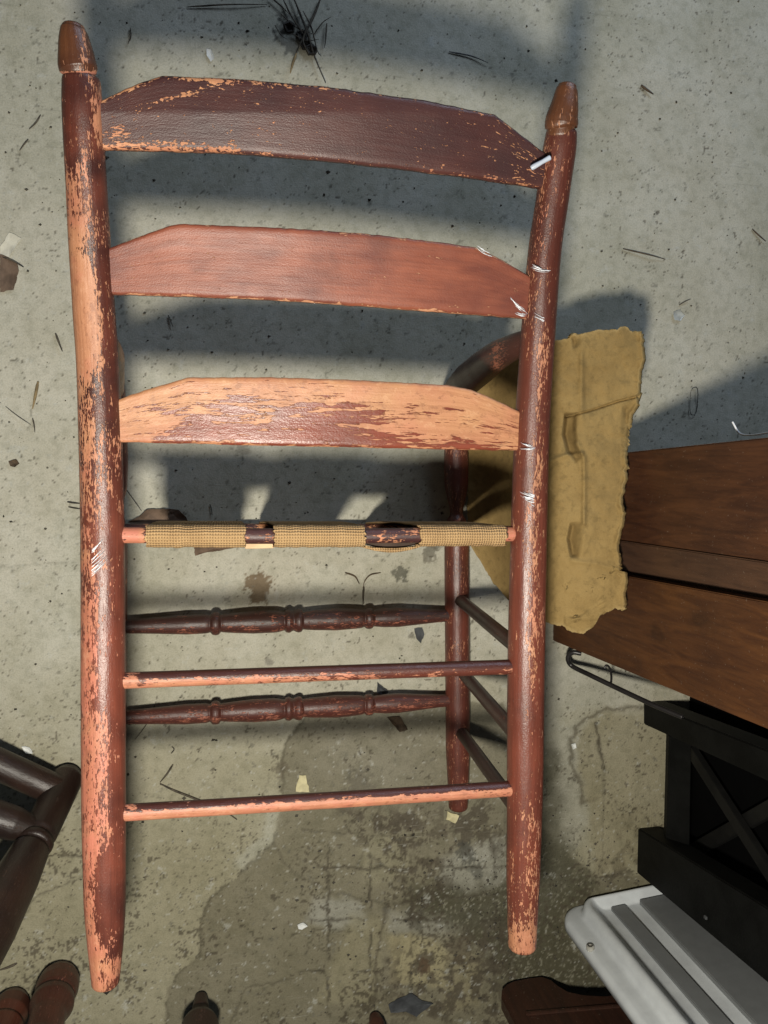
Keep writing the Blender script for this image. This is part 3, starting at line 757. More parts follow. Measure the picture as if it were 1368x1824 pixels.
# arms: turned, dropping from the back posts to the tops of the front legs
def parm(px, py, V, up, side):
    return clampd(.12 + .42 * np.exp(-((px - 885) / 14) ** 2) + nz(px, py, 20, 91) * .4, .25 + .3 * np.exp(-((px - 840) / 30) ** 2), .25 + 0 * px)
path_rod('arm', [(948, 604, HB - .01, 20), (915, 618, .33, 23), (885, 634, .27, 26), (858, 655, .20, 28), (835, 674, .14, 28), (818, 690, .085, 25), (806, 700, .045, 19)], M_dim, parm, n=120)
path_rod('arm', [(178, 600, HB - .01, 20), (190, 615, .33, 22), (197, 632, .27, 23), (199, 650, .20, 22), (200, 668, .14, 21), (202, 682, .085, 19), (204, 694, .045, 16)], M_slat3,
         lambda px, py, V, up, side: clampd(.8 + 0 * px, .5 + 0 * px, 0 * px), n=100)

# ------------------------------------------------------------------ torn foam sheet
def foam_mat():
    m, nt, b = new_mat('mustard_foam')
    tc = N(nt, 'ShaderNodeTexCoord').outputs['Object']
    n = noise(nt, tc, 12., 6, .65); n2 = noise(nt, tc, 90., 5, .65); n3 = noise(nt, tc, 800., 3, .7)
    c = mix(nt, step(nt, n, .38, .66), (.310, .212, .083), (.250, .168, .064))
    c = mix(nt, math_(nt, 'MULTIPLY', step(nt, n2, .50, .68), .35), c, (.11, .078, .032))
    c = mix(nt, math_(nt, 'MULTIPLY', step(nt, n3, .45, .7), .30), c, (.12, .082, .03))
    c = mix(nt, math_(nt, 'MULTIPLY', attr(nt, 'hollow_shade'), .5), c, (.12, .078, .028))  # hollows darkened: their shade is painted into the foam colour
    c = mix(nt, math_(nt, 'MULTIPLY', attr(nt, 'rim'), step(nt, n2, .40, .55)), c, (.36, .26, .115))
    inp(nt, b.inputs['Base Color'], c); b.inputs['Roughness'].default_value = .85; b.inputs['Specular IOR Level'].default_value = .15
    bump(nt, b, math_(nt, 'ADD', n3, n2), .6, .001)
    return m
M_foam = foam_mat()
def foam():
    topE = [(832, 668), (860, 655), (905, 640), (960, 618), (1000, 604), (1030, 596), (1060, 589), (1090, 586), (1098, 588), (1104, 583), (1113, 580), (1119, 583), (1122, 590), (1146, 594)]
    botE = [(832, 965), (850, 990), (880, 1040), (905, 1068), (940, 1095), (972, 1110), (1000, 1114), (1018, 1126), (1040, 1130), (1058, 1115), (1068, 1098), (1095, 1084), (1105, 1088), (1116, 1084)]
    rgt = [(0, 1146), (.05, 1149), (.20, 1141), (.255, 1137), (.262, 1140), (.28, 1134), (.30, 1128), (.36, 1120), (.55, 1118), (.62, 1111), (.66, 1113), (.68, 1110), (.80, 1106), (.86, 1108), (.87, 1117), (1, 1116)]
    nu, nv = 190, 320
    v = np.linspace(0, 1, nv)[:, None]; u = np.linspace(0, 1, nu)[None]
    jr = (fbm(v * 22, v * 0, 5, 5, .62) - .5) * 13; jt = (fbm(u * 30, u * 0, 15, 4, .7) - .5) * 8
    xl = 832 + 10 * (fbm(v * 12, v * 0, 25, 3) - .5)
    xr = np.interp(v, [a for a, b in rgt], [b for a, b in rgt]) + jr
    X = xl * (1 - u) + xr * u
    T = np.interp(X, *zip(*topE)) + jt * (1 + 0 * v); Bt = np.interp(X, *zip(*botE)) + jt
    Y = T * (1 - v) + Bt * v
    xk = np.linspace(810, 1170, 200); zk = np.interp(xk, [820, 880, 930, 975, 1020, 1150], [.012, .04, .13, .205, .232, .238])
    zk = np.convolve(np.pad(zk, 14, mode='edge'), np.ones(29) / 29, mode='valid')
    Zb = np.interp(X, xk, zk)
    # curls and moulded recesses
    d = np.zeros_like(X); hollow_shade = np.zeros_like(X)
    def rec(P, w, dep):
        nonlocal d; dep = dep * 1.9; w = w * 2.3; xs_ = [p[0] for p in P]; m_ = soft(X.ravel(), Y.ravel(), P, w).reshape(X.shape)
        d = d - dep * m_ * (1.0 - .85 * sst(min(xs_), max(xs_), X)); hollow_shade[...] = np.maximum(hollow_shade, m_ * min(1, dep / .012))
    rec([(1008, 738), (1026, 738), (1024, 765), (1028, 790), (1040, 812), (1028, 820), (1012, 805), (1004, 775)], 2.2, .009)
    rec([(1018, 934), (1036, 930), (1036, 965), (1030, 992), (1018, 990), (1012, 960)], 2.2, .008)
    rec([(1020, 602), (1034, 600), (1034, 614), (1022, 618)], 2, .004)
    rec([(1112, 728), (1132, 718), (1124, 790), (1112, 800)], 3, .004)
    rec([(965, 822), (1034, 806), (1040, 840), (1040, 935), (965, 940)], 2.4, -.0040) if False else None
    cr = seg_d(X.ravel(), Y.ravel(), [(1008, 742), (1050, 732), (1100, 715), (1136, 706)]).reshape(X.shape)
    d -= .009 * np.exp(-(cr / 1.8) ** 2); d += .0015 * sst(8, 0, cr) * (Y < np.interp(X, [1008, 1136], [742, 706]))
    d += .004 * np.exp(-(np.abs(X - (1036 + 0 * Y)) / 5) ** 2) * sst(600, 640, Y) * sst(760, 730, Y)
    r0 = seg_d(X.ravel(), Y.ravel(), [(1026, 790), (1040, 815), (1041, 850), (1040, 932)]).reshape(X.shape); d += .005 * np.exp(-(r0 / 4.5) ** 2)
    r00 = seg_d(X.ravel(), Y.ravel(), [(975, 824), (1005, 812), (1036, 808)]).reshape(X.shape); d += .004 * np.exp(-(r00 / 4) ** 2)
    r1 = seg_d(X.ravel(), Y.ravel(), [(1020, 1000), (1060, 1004), (1105, 1016)]).reshape(X.shape); d += .0022 * np.exp(-(r1 / 4) ** 2)
    for q in range(4):
        r2 = seg_d(X.ravel(), Y.ravel(), [(1008, 1112 - q * 4), (1040, 1095 + q * 3), (1075, 1070 + q * 10)]).reshape(X.shape); d += .002 * np.exp(-(r2 / 2.6) ** 2)
    ed = (xr - X); d += .004 * np.exp(-((ed - 5) / 5) ** 2) * (.4 + fbm(Y / 30, Y * 0, 65, 3)) - .006 * np.exp(-(ed / 3) ** 2)
    d += (fbm(X / 30, Y / 30, 35, 4) - .5) * .008 + (fbm(X / 120, Y / 120, 36, 2) - .5) * .02
    V = at(X, Y, Zb + d).reshape(-1, 3)
    i = np.arange(nv - 1)[:, None] * nu; j = np.arange(nu - 1)[None]
    F = np.stack([i + j, i + nu + j, i + nu + j + 1, i + j + 1], -1).reshape(-1, 4)
    rim = np.exp(-(np.abs(xr - X) / 5.0) ** 2) + np.exp(-((Y - T) / 4.0) ** 2) + np.exp(-((Bt - Y) / 5.0) ** 2)
    o = mesh_obj('foam_sheet', V, F, M_foam, None, True, {'rim': np.clip(rim, 0, 1).ravel(), 'hollow_shade': hollow_shade.ravel()})
    md = o.modifiers.new('thick', 'SOLIDIFY'); md.thickness = .007; md.offset = -1
    recentre(o)
    tag(o, 'torn mustard-coloured foam sheet with moulded hollows propped between the chair and the brown cabinet', 'foam sheet')
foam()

# ------------------------------------------------------------------ brown cabinet at the right
def wood_mat(name, c1, c2, rough=.38, knots=None, axis='Z'):
    m, nt, b = new_mat(name)
    tc = N(nt, 'ShaderNodeTexCoord').outputs['Object']
    st = (60., 60., 5.) if axis == 'Z' else (5., 60., 60.)
    warp = tc
    if knots is not None:
        pass
    g = noise(nt, vscale(nt, warp, st), 1.0, 6, .62, dist=1.2)
    g2 = noise(nt, vscale(nt, tc, (240., 240., 14.)), 1.0, 4, .6)
    blot = noise(nt, tc, 9., 4, .6)
    c = mix(nt, step(nt, g, .3, .72), c1, c2)
    c = mix(nt, math_(nt, 'MULTIPLY', step(nt, g2, .45, .75), .35), c, tuple(x * .45 for x in c2))
    c = mix(nt, math_(nt, 'MULTIPLY', step(nt, blot, .45, .72), .5), c, tuple(x * .6 for x in c2))
    if knots:
        for kx in knots:
            sub = N(nt, 'ShaderNodeVectorMath', operation='SUBTRACT'); inp(nt, sub.inputs[0], tc); sub.inputs[1].default_value = kx
            wz = N(nt, 'ShaderNodeVectorMath', operation='ADD'); inp(nt, wz.inputs[0], sub.outputs[0])
            inp(nt, wz.inputs[1], vscale(nt, noise(nt, tc, 30., 3, .6, out=1), (.02, .02, .02)))
            ln = N(nt, 'ShaderNodeVectorMath', operation='LENGTH'); inp(nt, ln.inputs[0], vscale(nt, sub.outputs[0], (0., 1.3, .8)))
            nn = math_(nt, 'ADD', ln.outputs['Value'], math_(nt, 'MULTIPLY', noise(nt, tc, 40., 4, .6), .02))
            ringw = math_(nt, 'SINE', math_(nt, 'MULTIPLY', nn, 420.))
            fall = math_(nt, 'SUBTRACT', 1.0, step(nt, nn, .008, .040))
            c = mix(nt, math_(nt, 'MULTIPLY', fall, math_(nt, 'ADD', .62, math_(nt, 'MULTIPLY', ringw, .12))), c, tuple(x * .3 for x in c2))
    dust = step(nt, noise(nt, tc, 260., 3, .6), .66, .72)
    c = mix(nt, math_(nt, 'MULTIPLY', dust, .16), c, (.5, .42, .32))
    inp(nt, b.inputs['Base Color'], c)
    inp(nt, b.inputs['Roughness'], math_(nt, 'ADD', rough, math_(nt, 'MULTIPLY', blot, .3)))
    bump(nt, b, math_(nt, 'ADD', g, g2), .25, .0006)
    return m
M_cab = wood_mat('aged_brown_wood', (.078, .029, .011), (.036, .012, .005))
cb0 = at(985, 980, 0)
cab = thing('cabinet', (cb0[0] + .02, cb0[1], 0), 'brown wooden cabinet side of two wide boards standing at the right edge behind the foam', 'cabinet')
def slab(name, quad, thick, mat, par, bev=.0015, dirv=(1, 0, 0), nsub=1):
    """a board whose seen face is quad (4 world points), thickness going away along dirv"""
    q = np.array(quad); dv = np.array(dirv) * thick
    V = np.vstack([q, q + dv]); F = [[0, 1, 2, 3], [7, 6, 5, 4], [0, 4, 5, 1], [1, 5, 6, 2], [2, 6, 7, 3], [3, 7, 4, 0]]
    o = mesh_obj(name, V, F, mat, par, False)
    bm = bmesh.new(); bm.from_mesh(o.data); bmesh.ops.recalc_face_normals(bm, faces=bm.faces)
    if bev: bmesh.ops.bevel(bm, geom=bm.edges[:], offset=bev, segments=2, affect='EDGES')
    bm.to_mesh(o.data); bm.free()
    return o
CABH = .56
def cab_line(p_floor, p_up, zup):
    """two points of a near-plumb edge: its foot, and the same edge carried up to CABH"""
    a = at(*p_floor, 0.); b = at(*p_up, zup); d = (b - a) / zup
    return a, a + d * CABH
ztop = .47
e_top = cab_line((992, 819), (1368, 778), ztop); e_m1 = cab_line((1012, 945), (1368, 1000), ztop - .005)
e_m2 = cab_line((1000, 993), (1368, 1057), ztop - .005); e_low = cab_line((968, 1142), (1368, 1296), ztop)
def between(e, f, k):
    return e[0] * (1 - k) + f[0] * k, e[1] * (1 - k) + f[1] * k
print('cab', e_top, e_low)
X0 = np.mean([e_top[0][0], e_low[0][0], e_m2[0][0]])
def flat(e, dx=0.0, lean=.0):
    a, b = e; return np.array([X0 + dx, a[1], a[2]]), np.array([X0 + lean + dx, b[1], b[2]])
lean = np.mean([e_top[1][0], e_low[1][0]]) - X0
print('lean', lean, X0)
eT, e1, e2, eL = flat(e_top, 0, lean), flat(e_m1, -.004, lean), flat(e_m2, -.004, lean), flat(e_low, 0, lean)
e1b = flat(e_m1, 0, lean)
slab('board', [eT[0], eT[1], e1b[1], e1b[0]], .02, M_cab, cab)
slab('stile', [e1[0], e1[1], e2[1], e2[0]], .024, wood_mat('stile_wood', (.075, .036, .019), (.045, .021, .012)), cab)
g = .004
kn = at(1262, 1103, .33) - np.array([cab.location.x, cab.location.y, 0])
M_cab2 = wood_mat('knotty_brown_wood', (.100, .038, .011), (.052, .018, .006), knots=[tuple(float(v) for v in (at(1265, 1105, .36) - np.array(cab.location))), tuple(float(v) for v in (at(1200, 1130, .28) - np.array(cab.location)))])
e2g = (e2[0] + np.array([.004, -.009, 0]), e2[1] + np.array([.004, -.009, 0]))
slab('board', [e2g[0], e2g[1], eL[1], eL[0]], .02, M_cab2, cab)
M_blk = plain('shadow_black_wood', (.012, .012, .012), .6, .3, 30., spec=.3)
bx0 = X0 + .03
bk = [eT, eL]
slab('carcass', [eT[0] + [.022, -.003, 0], eT[1] + [.022, -.003, 0], eL[1] + [.022, .003, 0], eL[0] + [.022, .003, 0]], .30, plain('dark_carcass', (.05, .025, .014), .7), cab)
# white spider thread at the top board's edge
# black bent wire foot beside it
M_wire = plain('black_wire', (.02, .018, .018), .35, .2, 60., spec=.5)
wpts = [(1034, 1164, .05), (1022, 1162, .045), (1014, 1166, .04), (1012, 1176, .038), (1020, 1187, .04), (1050, 1202, .07), (1100, 1226, .11), (1160, 1254, .16), (1215, 1277, .20)]
wf = thing('wire_foot', at(1080, 1200, 0), 'bent black metal rod with a rounded end leaning beside the lower board of the cabinet', 'metal rod')
sweep('rod', [at(*p) for p in wpts], .0040, M_wire, wf, n=90, seg=14)
sweep('hook', [at(1088, 1218, .09), at(1089, 1205, .095), at(1086, 1190, .1), at(1080, 1185, .1), at(1077, 1190, .1)], .0018, M_wire, wf, n=30, seg=10)

# ------------------------------------------------------------------ black rack with crossed braces
M_rack = plain('black_painted_wood', (.0055, .0058, .0055), .6, .35, 22., .25, 260., spec=.14)
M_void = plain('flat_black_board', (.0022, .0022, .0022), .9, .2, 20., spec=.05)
rack = thing('black_rack', at(1165, 1400, 0), 'black wooden rack with crossed braces standing at the lower right edge', 'rack')
RZ = .50
def up_edge(p0, p1):
    """edge seen from p0 (at the floor) towards p1; carried up to RZ"""
    a = at(*p0, .0); best = None
    for z in np.arange(.05, .7, .005):          # height at which p1 is plumb over p0 in x
        b = at(*p1, z)
        e = abs(b[0] - a[0]) 
        if best is None or e < best[0]: best = (e, z, b)
    _, z, b = best; d = (b - a) / z
    return a, a + d * RZ
def beam(name, pa, pb, pc, pd, depth, par):
    """pa->pb upper edge, pc->pd lower edge of the face seen"""
    A = up_edge(pa, pb); C = up_edge(pc, pd)
    return slab(name, [A[0], A[1], C[1], C[0]], depth, M_rack, par, .002)
beam('leg', (1146, 1250), (1368, 1337), (1146, 1290), (1368, 1392), .04, rack)
beam('leg', (1136, 1475), (1368, 1618), (1134, 1555), (1368, 1752), .04, rack)
A = at(1192, 1310, .06); Bq = at(1232, 1310, .10); C_ = at(1228, 1530, .10); D_ = at(1187, 1505, .06)
slab('rail', [A, Bq, C_, D_], .02, M_rack, rack, .002, (.3, 0, -1))
x_in = at(1190, 1400, .0)[0] + .055
yT = at(1150, 1255, 0)[1]; yB = at(1140, 1545, 0)[1]
def pl(y, z, dx=0): return np.array([x_in + dx, y, z])
def onX(px, py, X):
    d = np.array([px - CX, py - CY, FPX]) @ R_wc.T; t = X / d[0]; return np.array([X, d[1] * t, CAM_Z + d[2] * t])
XP = at(1224, 1400, 0)[0]
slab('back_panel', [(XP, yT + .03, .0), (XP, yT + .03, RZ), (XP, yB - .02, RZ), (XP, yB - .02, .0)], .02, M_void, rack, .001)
M_brace = plain('dusty_black_brace', (.0055, .0055, .005), .6, .3, 40.)
def stick(name, a, b, w, d, mat, par):
    a = np.array(a); b = np.array(b); t = (b - a) / np.linalg.norm(b - a); n = np.cross(t, [1, 0, 0]); n /= np.linalg.norm(n)
    return slab(name, [a - n * w / 2, b - n * w / 2, b + n * w / 2, a + n * w / 2], d, mat, par, .001)
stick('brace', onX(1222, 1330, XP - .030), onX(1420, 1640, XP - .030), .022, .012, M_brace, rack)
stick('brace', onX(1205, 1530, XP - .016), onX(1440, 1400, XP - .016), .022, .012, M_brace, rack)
M_scuff = plain('pale_scuff', (.09, .095, .10), .5, .3, 200.)
for (x, y) in ((1257, 1634),):
    c_ = up_edge((1135, 1515), (1256, 1600)); q = onX(x, y, c_[0][0] - .001)
    box('screw', q, (.004, .005, .006), M_scuff, rack, bev=.001)

# ------------------------------------------------------------------ white moulded plastic panel
M_white = plain('white_moulded_plastic', (.61, .65, .675), .38, .05, 30., .12, 500., spec=.45, col2=(.54, .575, .60))
M_grey = plain('grey_strip_plastic', (.17, .18, .185), .5, .06, 40., .15, 700., spec=.4)
M_gridge = plain('scuffed_white_edge', (.50, .51, .48), .6, .35, 60., .3, 300., col2=(.30, .29, .25))
w0 = at(992, 1609, 0); w1 = at(1153, 1576, 0)
ax = (w1 - w0); ax[2] = 0; ax = ax / np.linalg.norm(ax); az = np.array([0, 0, 1.]); an = np.array([-ax[1], ax[0], 0])   # an points to the camera side
if an[1] < 0: an = -an
panel = thing('plastic_panel', w0 + ax * .1, 'white moulded plastic panel with long ribs and rounded corner standing at the bottom right', 'plastic panel')
def wp(a, b, d): return w0 + ax * a + az * b + an * d
def wpanel():
    ins = [0, .0008, .003, .008, .016, .024, .029, .032, .034, .036, .039, .043, .047, .050, .053, .057, .061, .066, .072, .078]
    dep = [-.030, -.020, -.0145, -.0125, -.012, -.012, -.011, -.008, -.002, .003, .006, .007, .006, .003, -.001, -.006, -.010, -.0125, -.0135, -.0135]
    V = []; K = 22; M1 = 10; M2 = 18
    for t, d in zip(ins, dep):
        tb = t * .40; Ra = max(.036 - t * .45, .012); Rb = max(.040 - tb * .6, .012)
        for k in range(M1): V.append(wp(.36 - (.36 - t - Ra) * k / M1, tb, d))
        for k in range(K + 1):
            th = math.pi / 2 * k / K; V.append(wp(t + Ra * (1 - math.sin(th)), tb + Rb * (1 - math.cos(th)), d))
        for k in range(1, M2 + 1): V.append(wp(t, tb + Rb + (.42 - tb - Rb) * k / M2, d))
    n = M1 + K + 1 + M2; m = len(ins)
    F = [[i * n + j, (i + 1) * n + j, (i + 1) * n + j + 1, i * n + j + 1] for i in range(m - 1) for j in range(n - 1)]
    V.append(wp(.36, .42, dep[-1])); F.append([(m - 1) * n + j for j in range(n)] + [len(V) - 1])
    o = mesh_obj('shell', V, F, M_white, panel, True)
    bm = bmesh.new(); bm.from_mesh(o.data); bmesh.ops.recalc_face_normals(bm, faces=bm.faces); bm.to_mesh(o.data); bm.free()
    md = o.modifiers.new('thick', 'SOLIDIFY'); md.thickness = .003; md.offset = 0
wpanel()
def rib(a0, a1, b0, d0, d1, mat, name='rib'):
    q = [wp(a0, b0, d1), wp(a0, .42, d1), wp(a1, .42, d1), wp(a1, b0, d1)]
    return slab(name, q, d1 - d0, mat, panel, .0015, tuple(-an))
rib(.086, .113, .030, -.014, -.006, M_grey, 'grey_strip')  # raised grey strips on the white face
rib(.140, .36, .030, -.014, -.0035, M_grey, 'grey_strip')
sweep('plug', [wp(.006, .115, -.012), wp(.006, .115, -.008)], .0065, M_gridge, panel, n=4, seg=20)

# ------------------------------------------------------------------ scalloped dark board at the bottom
M_scal = wood_mat('dark_red_brown_wood', (.045, .016, .008), (.026, .010, .005))
sb0 = at(893, 1752, 0)
scal = thing('scalloped_board', (sb0[0] + .1, sb0[1], 0), 'dark red-brown furniture board with a scalloped foot at the bottom edge beside the white panel', 'board')
def scallop():
    pts = [(893, 1824), (890, 1790), (892, 1762), (900, 1748), (915, 1740), (940, 1736), (965, 1733), (982, 1738), (995, 1750), (1012, 1760), (1040, 1766), (1075, 1768), (1110, 1764), (1150, 1756)]
    # the lower outline stands a little off the floor; the board goes up out of frame
    P0 = [at(x, y, .004) for x, y in pts[2:]]
    y0 = np.mean([p[1] for p in P0[2:6]])
    # a vertical board whose outline is read on its own plane y = y0
    def on_plane(px, py):
        d = np.array([px - CX, py - CY, FPX]) @ R_wc.T; t = y0 / d[1]; return np.array([d[0] * t, y0, CAM_Z + d[2] * t])
    out = [on_plane(x, y + 4) for x, y in [(893, 1772), (894, 1758), (902, 1749), (915, 1743), (940, 1738), (965, 1735), (982, 1741), (995, 1752), (1012, 1762), (1040, 1768), (1075, 1770), (1110, 1766), (1150, 1758), (1190, 1750)]]
    top = [np.array([out[-1][0], y0, .30]), np.array([out[0][0], y0, .30])]
    zmin = min(p[2] for p in out)
    ring = [p - np.array([0, 0, zmin]) if False else p for p in out] + top
    n = len(ring); th = .022
    V = ring + [p + np.array([0, -th, 0]) for p in ring]
    F = [list(range(n)), list(range(2 * n - 1, n - 1, -1))] + [[i, i + n, (i + 1) % n + n, (i + 1) % n] for i in range(n)]
    o = mesh_obj('front_board', V, F, M_scal, scal, False)
    bm = bmesh.new(); bm.from_mesh(o.data); bmesh.ops.recalc_face_normals(bm, faces=bm.faces)
    bmesh.ops.bevel(bm, geom=bm.edges[:], offset=.0015, segments=2, affect='EDGES'); bm.to_mesh(o.data); bm.free()
    a = on_plane(935, 1805); b = on_plane(1110, 1790)
    slab('moulding', [a + [0, .004, 0], a + [0, .004, .006], b + [0, .004, .006], b + [0, .004, 0]], .006, M_scal, scal, .001, (0, -1, 0))
    box('body', ((out[0][0] + out[-1][0]) / 2, y0 - .15, .20), (out[-1][0] - out[0][0] - .02, .24, .24), M_scal, scal)
    print('scallop z', zmin, y0)
scallop()

# ------------------------------------------------------------------ dark turned furniture at the left and bottom
def pdk(w0, t0, sd):
    return lambda px, py, V, up, side: clampd(w0 + nz(px, py, 25, sd) * .5, t0 + nz(px, py, 40, sd), .0 * px)
M_dkch = chair_paint('dark_varnished_wood', (.014, .008, .006), (.035, .016, .010), (.06, .03, .018), (.06, .026, .016), .30)
def plumb(px, py, zs, lean=(0, 0)):
    a = at(px, py, 0.012)
    return [np.array([a[0] + lean[0] * z, a[1] + lean[1] * z, .012 + z]) for z in zs]
dch = thing('dark_chair', at(125, 1378, 0), 'dark brown varnished turned chair leg with side rungs standing at the left edge', 'chair')
leg_r = [(0, .020), (.02, .0235), (.30, .0245), (.33, .0245), (.345, .021), (.355, .0255), (.37, .0255), (.385, .021), (.40, .0245), (.55, .029), (.75, .031), (1, .027)]
base_l = at(122, 1382, .012); tip_l = at(-20, 1660, .26); dl = (tip_l - base_l)
sweep('leg', [base_l, base_l + dl * .5, base_l + dl * 1.35], leg_r, M_dkch, dch, n=160, seg=32, paint=pdk(.12, .35, 3))
sweep('side_rung', [at(110, 1412, .045), at(-60, 1335, .06)], .0215, M_dkch, dch, n=60, seg=24, paint=pdk(.18, .5, 5))
sweep('side_rung', [at(60, 1478, .12), at(-60, 1440, .13)], [(0, .016), (.3, .022), (1, .024)], M_dkch, dch, n=60, seg=24, paint=pdk(.15, .3, 7))

M_redleg = chair_paint('red_turned_wood', (.035, .011, .007), (.10, .032, .018), (.20, .075, .045), (.20, .06, .04), .30)
def turned_foot(name, px, py, label, zs, radii, lean, mat, cat='furniture leg', group=None, cap_rail=None):
    t = thing(name, at(px, py, 0), label, cat, group)
    P = plumb(px, py, zs, lean)
    sweep('turned_leg', P, radii, mat, t, n=120, seg=30, paint=pdk(.18, .5, int(px)))
    return t
turned_foot('table_leg', 108, 1740, 'reddish turned wooden leg with a rounded foot beside the chair at the lower left', (0, .1, .3),
            [(0, .024), (.03, .029), (.10, .031), (.16, .029), (.18, .026), (.20, .030), (.24, .031), (.30, .025), (.45, .022), (.6, .03), (1, .03)], (0, 0), M_redleg)
turned_foot('table_leg', 24, 1785, 'shorter reddish turned leg in the bottom left corner', (0, .1, .3),
            [(0, .022), (.03, .026), (.12, .028), (.18, .023), (.21, .028), (.3, .024), (.6, .028), (1, .028)], (0, 0), M_redleg)
tl = turned_foot('stand_leg', 358, 1778, 'dark square-tipped turned leg poking up at the bottom edge left of the middle', (0, .05, .2),
            [(0, .010), (.16, .013), (.18, .011), (.24, .012), (.27, .024), (.34, .028), (.45, .026), (1, .02)], (0, 0), M_dkch)
turned_foot('stand_leg', 668, 1813, 'small brown leg tip just showing at the bottom edge near the middle', (0, .05, .2),
            [(0, .010), (.1, .013), (.3, .012), (.5, .02), (1, .02)], (0, 0), M_redleg)

# ------------------------------------------------------------------ litter on the floor
M_twig = plain('dry_twig', (.10, .083, .06), .8, .4, 90.)
M_straw = plain('tan_straw', (.30, .22, .11), .8, .3, 90.)
M_paper = plain('pale_paper', (.62, .60, .50), .8, .12, 60.)
M_cream = plain('cream_chip', (.66, .60, .36), .7, .15, 60.)
M_leaf = plain('brown_leaf', (.11, .075, .045), .85, .4, 60.)
M_card = plain('brown_card', (.17, .115, .08), .85, .3, 40.)
M_flake = plain('dark_grey_flake', (.065, .07, .075), .7, .3, 40.)
M_clear = plain('clear_chip', (.50, .52, .49), .2, .2, 90., spec=.7)
M_black = plain('black_debris', (.045, .04, .033), .8, .3, 60.)
M_lt = plain('white_chip', (.74, .76, .74), .7, .1, 60.)
rl = random.Random(21)
def twig(name, pts, rpx, mat, label, cat, group=None, par=None, z=.002):
    P = []
    for k, (x, y) in enumerate(pts): P.append(at(x, y, z + .0012 * ((k * 7) % 3)))
    r = rpx * .00074
    o = sweep(name, P, [(0, r * .6), (.2, r), (.6, r * .85), (1, r * .35)], mat, par, n=max(10, 6 * len(pts)), seg=7, rough=.25)
    if par is None: recentre(o); tag(o, label, cat, group)
    return o
def scrap(name, poly, mat, label, cat, lift=.004, group=None, curl=1.0, thick=.0008, rough=2.0, par=None):
    """a thin torn piece with its own edge, curl and thickness"""
    poly = np.array(poly, float); pts = []
    n = len(poly)
    for i in range(n):
        a, b = poly[i], poly[(i + 1) % n]
        k = max(1, int(np.hypot(*(b - a)) / 5))
        for q in range(k):
            p = a + (b - a) * q / k; pts.append(p + (np.array([rl.uniform(-1, 1), rl.uniform(-1, 1)]) * rough * .5 if q else 0))
    pts = np.array(pts); c = pts.mean(0); V = []; m = len(pts); rings = [0.0, .35, .7, 1.0]
    sd = rl.randint(0, 999)
    for r in rings[1:]:
        for p in pts:
            q = c + (p - c) * r
            z = .0015 + lift * (r ** 2) * float(fbm(np.array(q[0] / 14), np.array(q[1] / 14), sd, 2)) * curl
            V.append(at(q[0], q[1], z))
    V.append(at(c[0], c[1], .0018)); ce = len(V) - 1
    F = [[ce, i, (i + 1) % m] for i in range(m)]
    for k in range(2):
        for i in range(m): F.append([k * m + i, (k + 1) * m + i, (k + 1) * m + (i + 1) % m, k * m + (i + 1) % m])
    o = mesh_obj(name, V, F, mat, par, False)
    md = o.modifiers.new('thick', 'SOLIDIFY'); md.thickness = thick; md.offset = 1
    if par is None: recentre(o); tag(o, label, cat, group)
    return o

# tangle of twigs at the top
tang = thing('twig_tangle', at(548, 70, 0), 'tangle of dark dry twigs and grit beyond the top slat', 'twigs')
for pts, r in [([(520, -10), (535, 25), (548, 60), (560, 100), (580, 148)], 2.2), ([(572, -5), (560, 25), (548, 50), (535, 78), (528, 92)], 2.6), ([(505, 0), (520, 30), (540, 60)], 2.0),
               ([(540, 20), (555, 50), (565, 90), (572, 100)], 1.6), ([(582, 42), (580, 70), (578, 85)], 1.8), ([(528, 95), (522, 112), (517, 130)], 2.8), ([(500, 25), (530, 50), (556, 60)], 1.4),
               ([(560, 60), (575, 40), (590, 30)], 1.3), ([(480, -6), (500, 10), (515, 25)], 1.6), ([(545, 55), (540, 75), (550, 95)], 2.4), ([(520, 60), (545, 72), (568, 70)], 1.2), ([(490, 45), (500, 62), (512, 70)], 1.2)]:
    twig('twig', pts, r, M_twig if r != 2.8 else M_straw, '', '', par=tang, z=.003 + r * .001)
for (x, y) in [(545, 78), (538, 62), (555, 88), (516, 48)]:
    scrap('dirt_clod', [(x - 9, y - 5), (x, y - 9), (x + 8, y - 3), (x + 6, y + 7), (x - 5, y + 8)], M_black, '', '', lift=.010, thick=.003, par=tang)

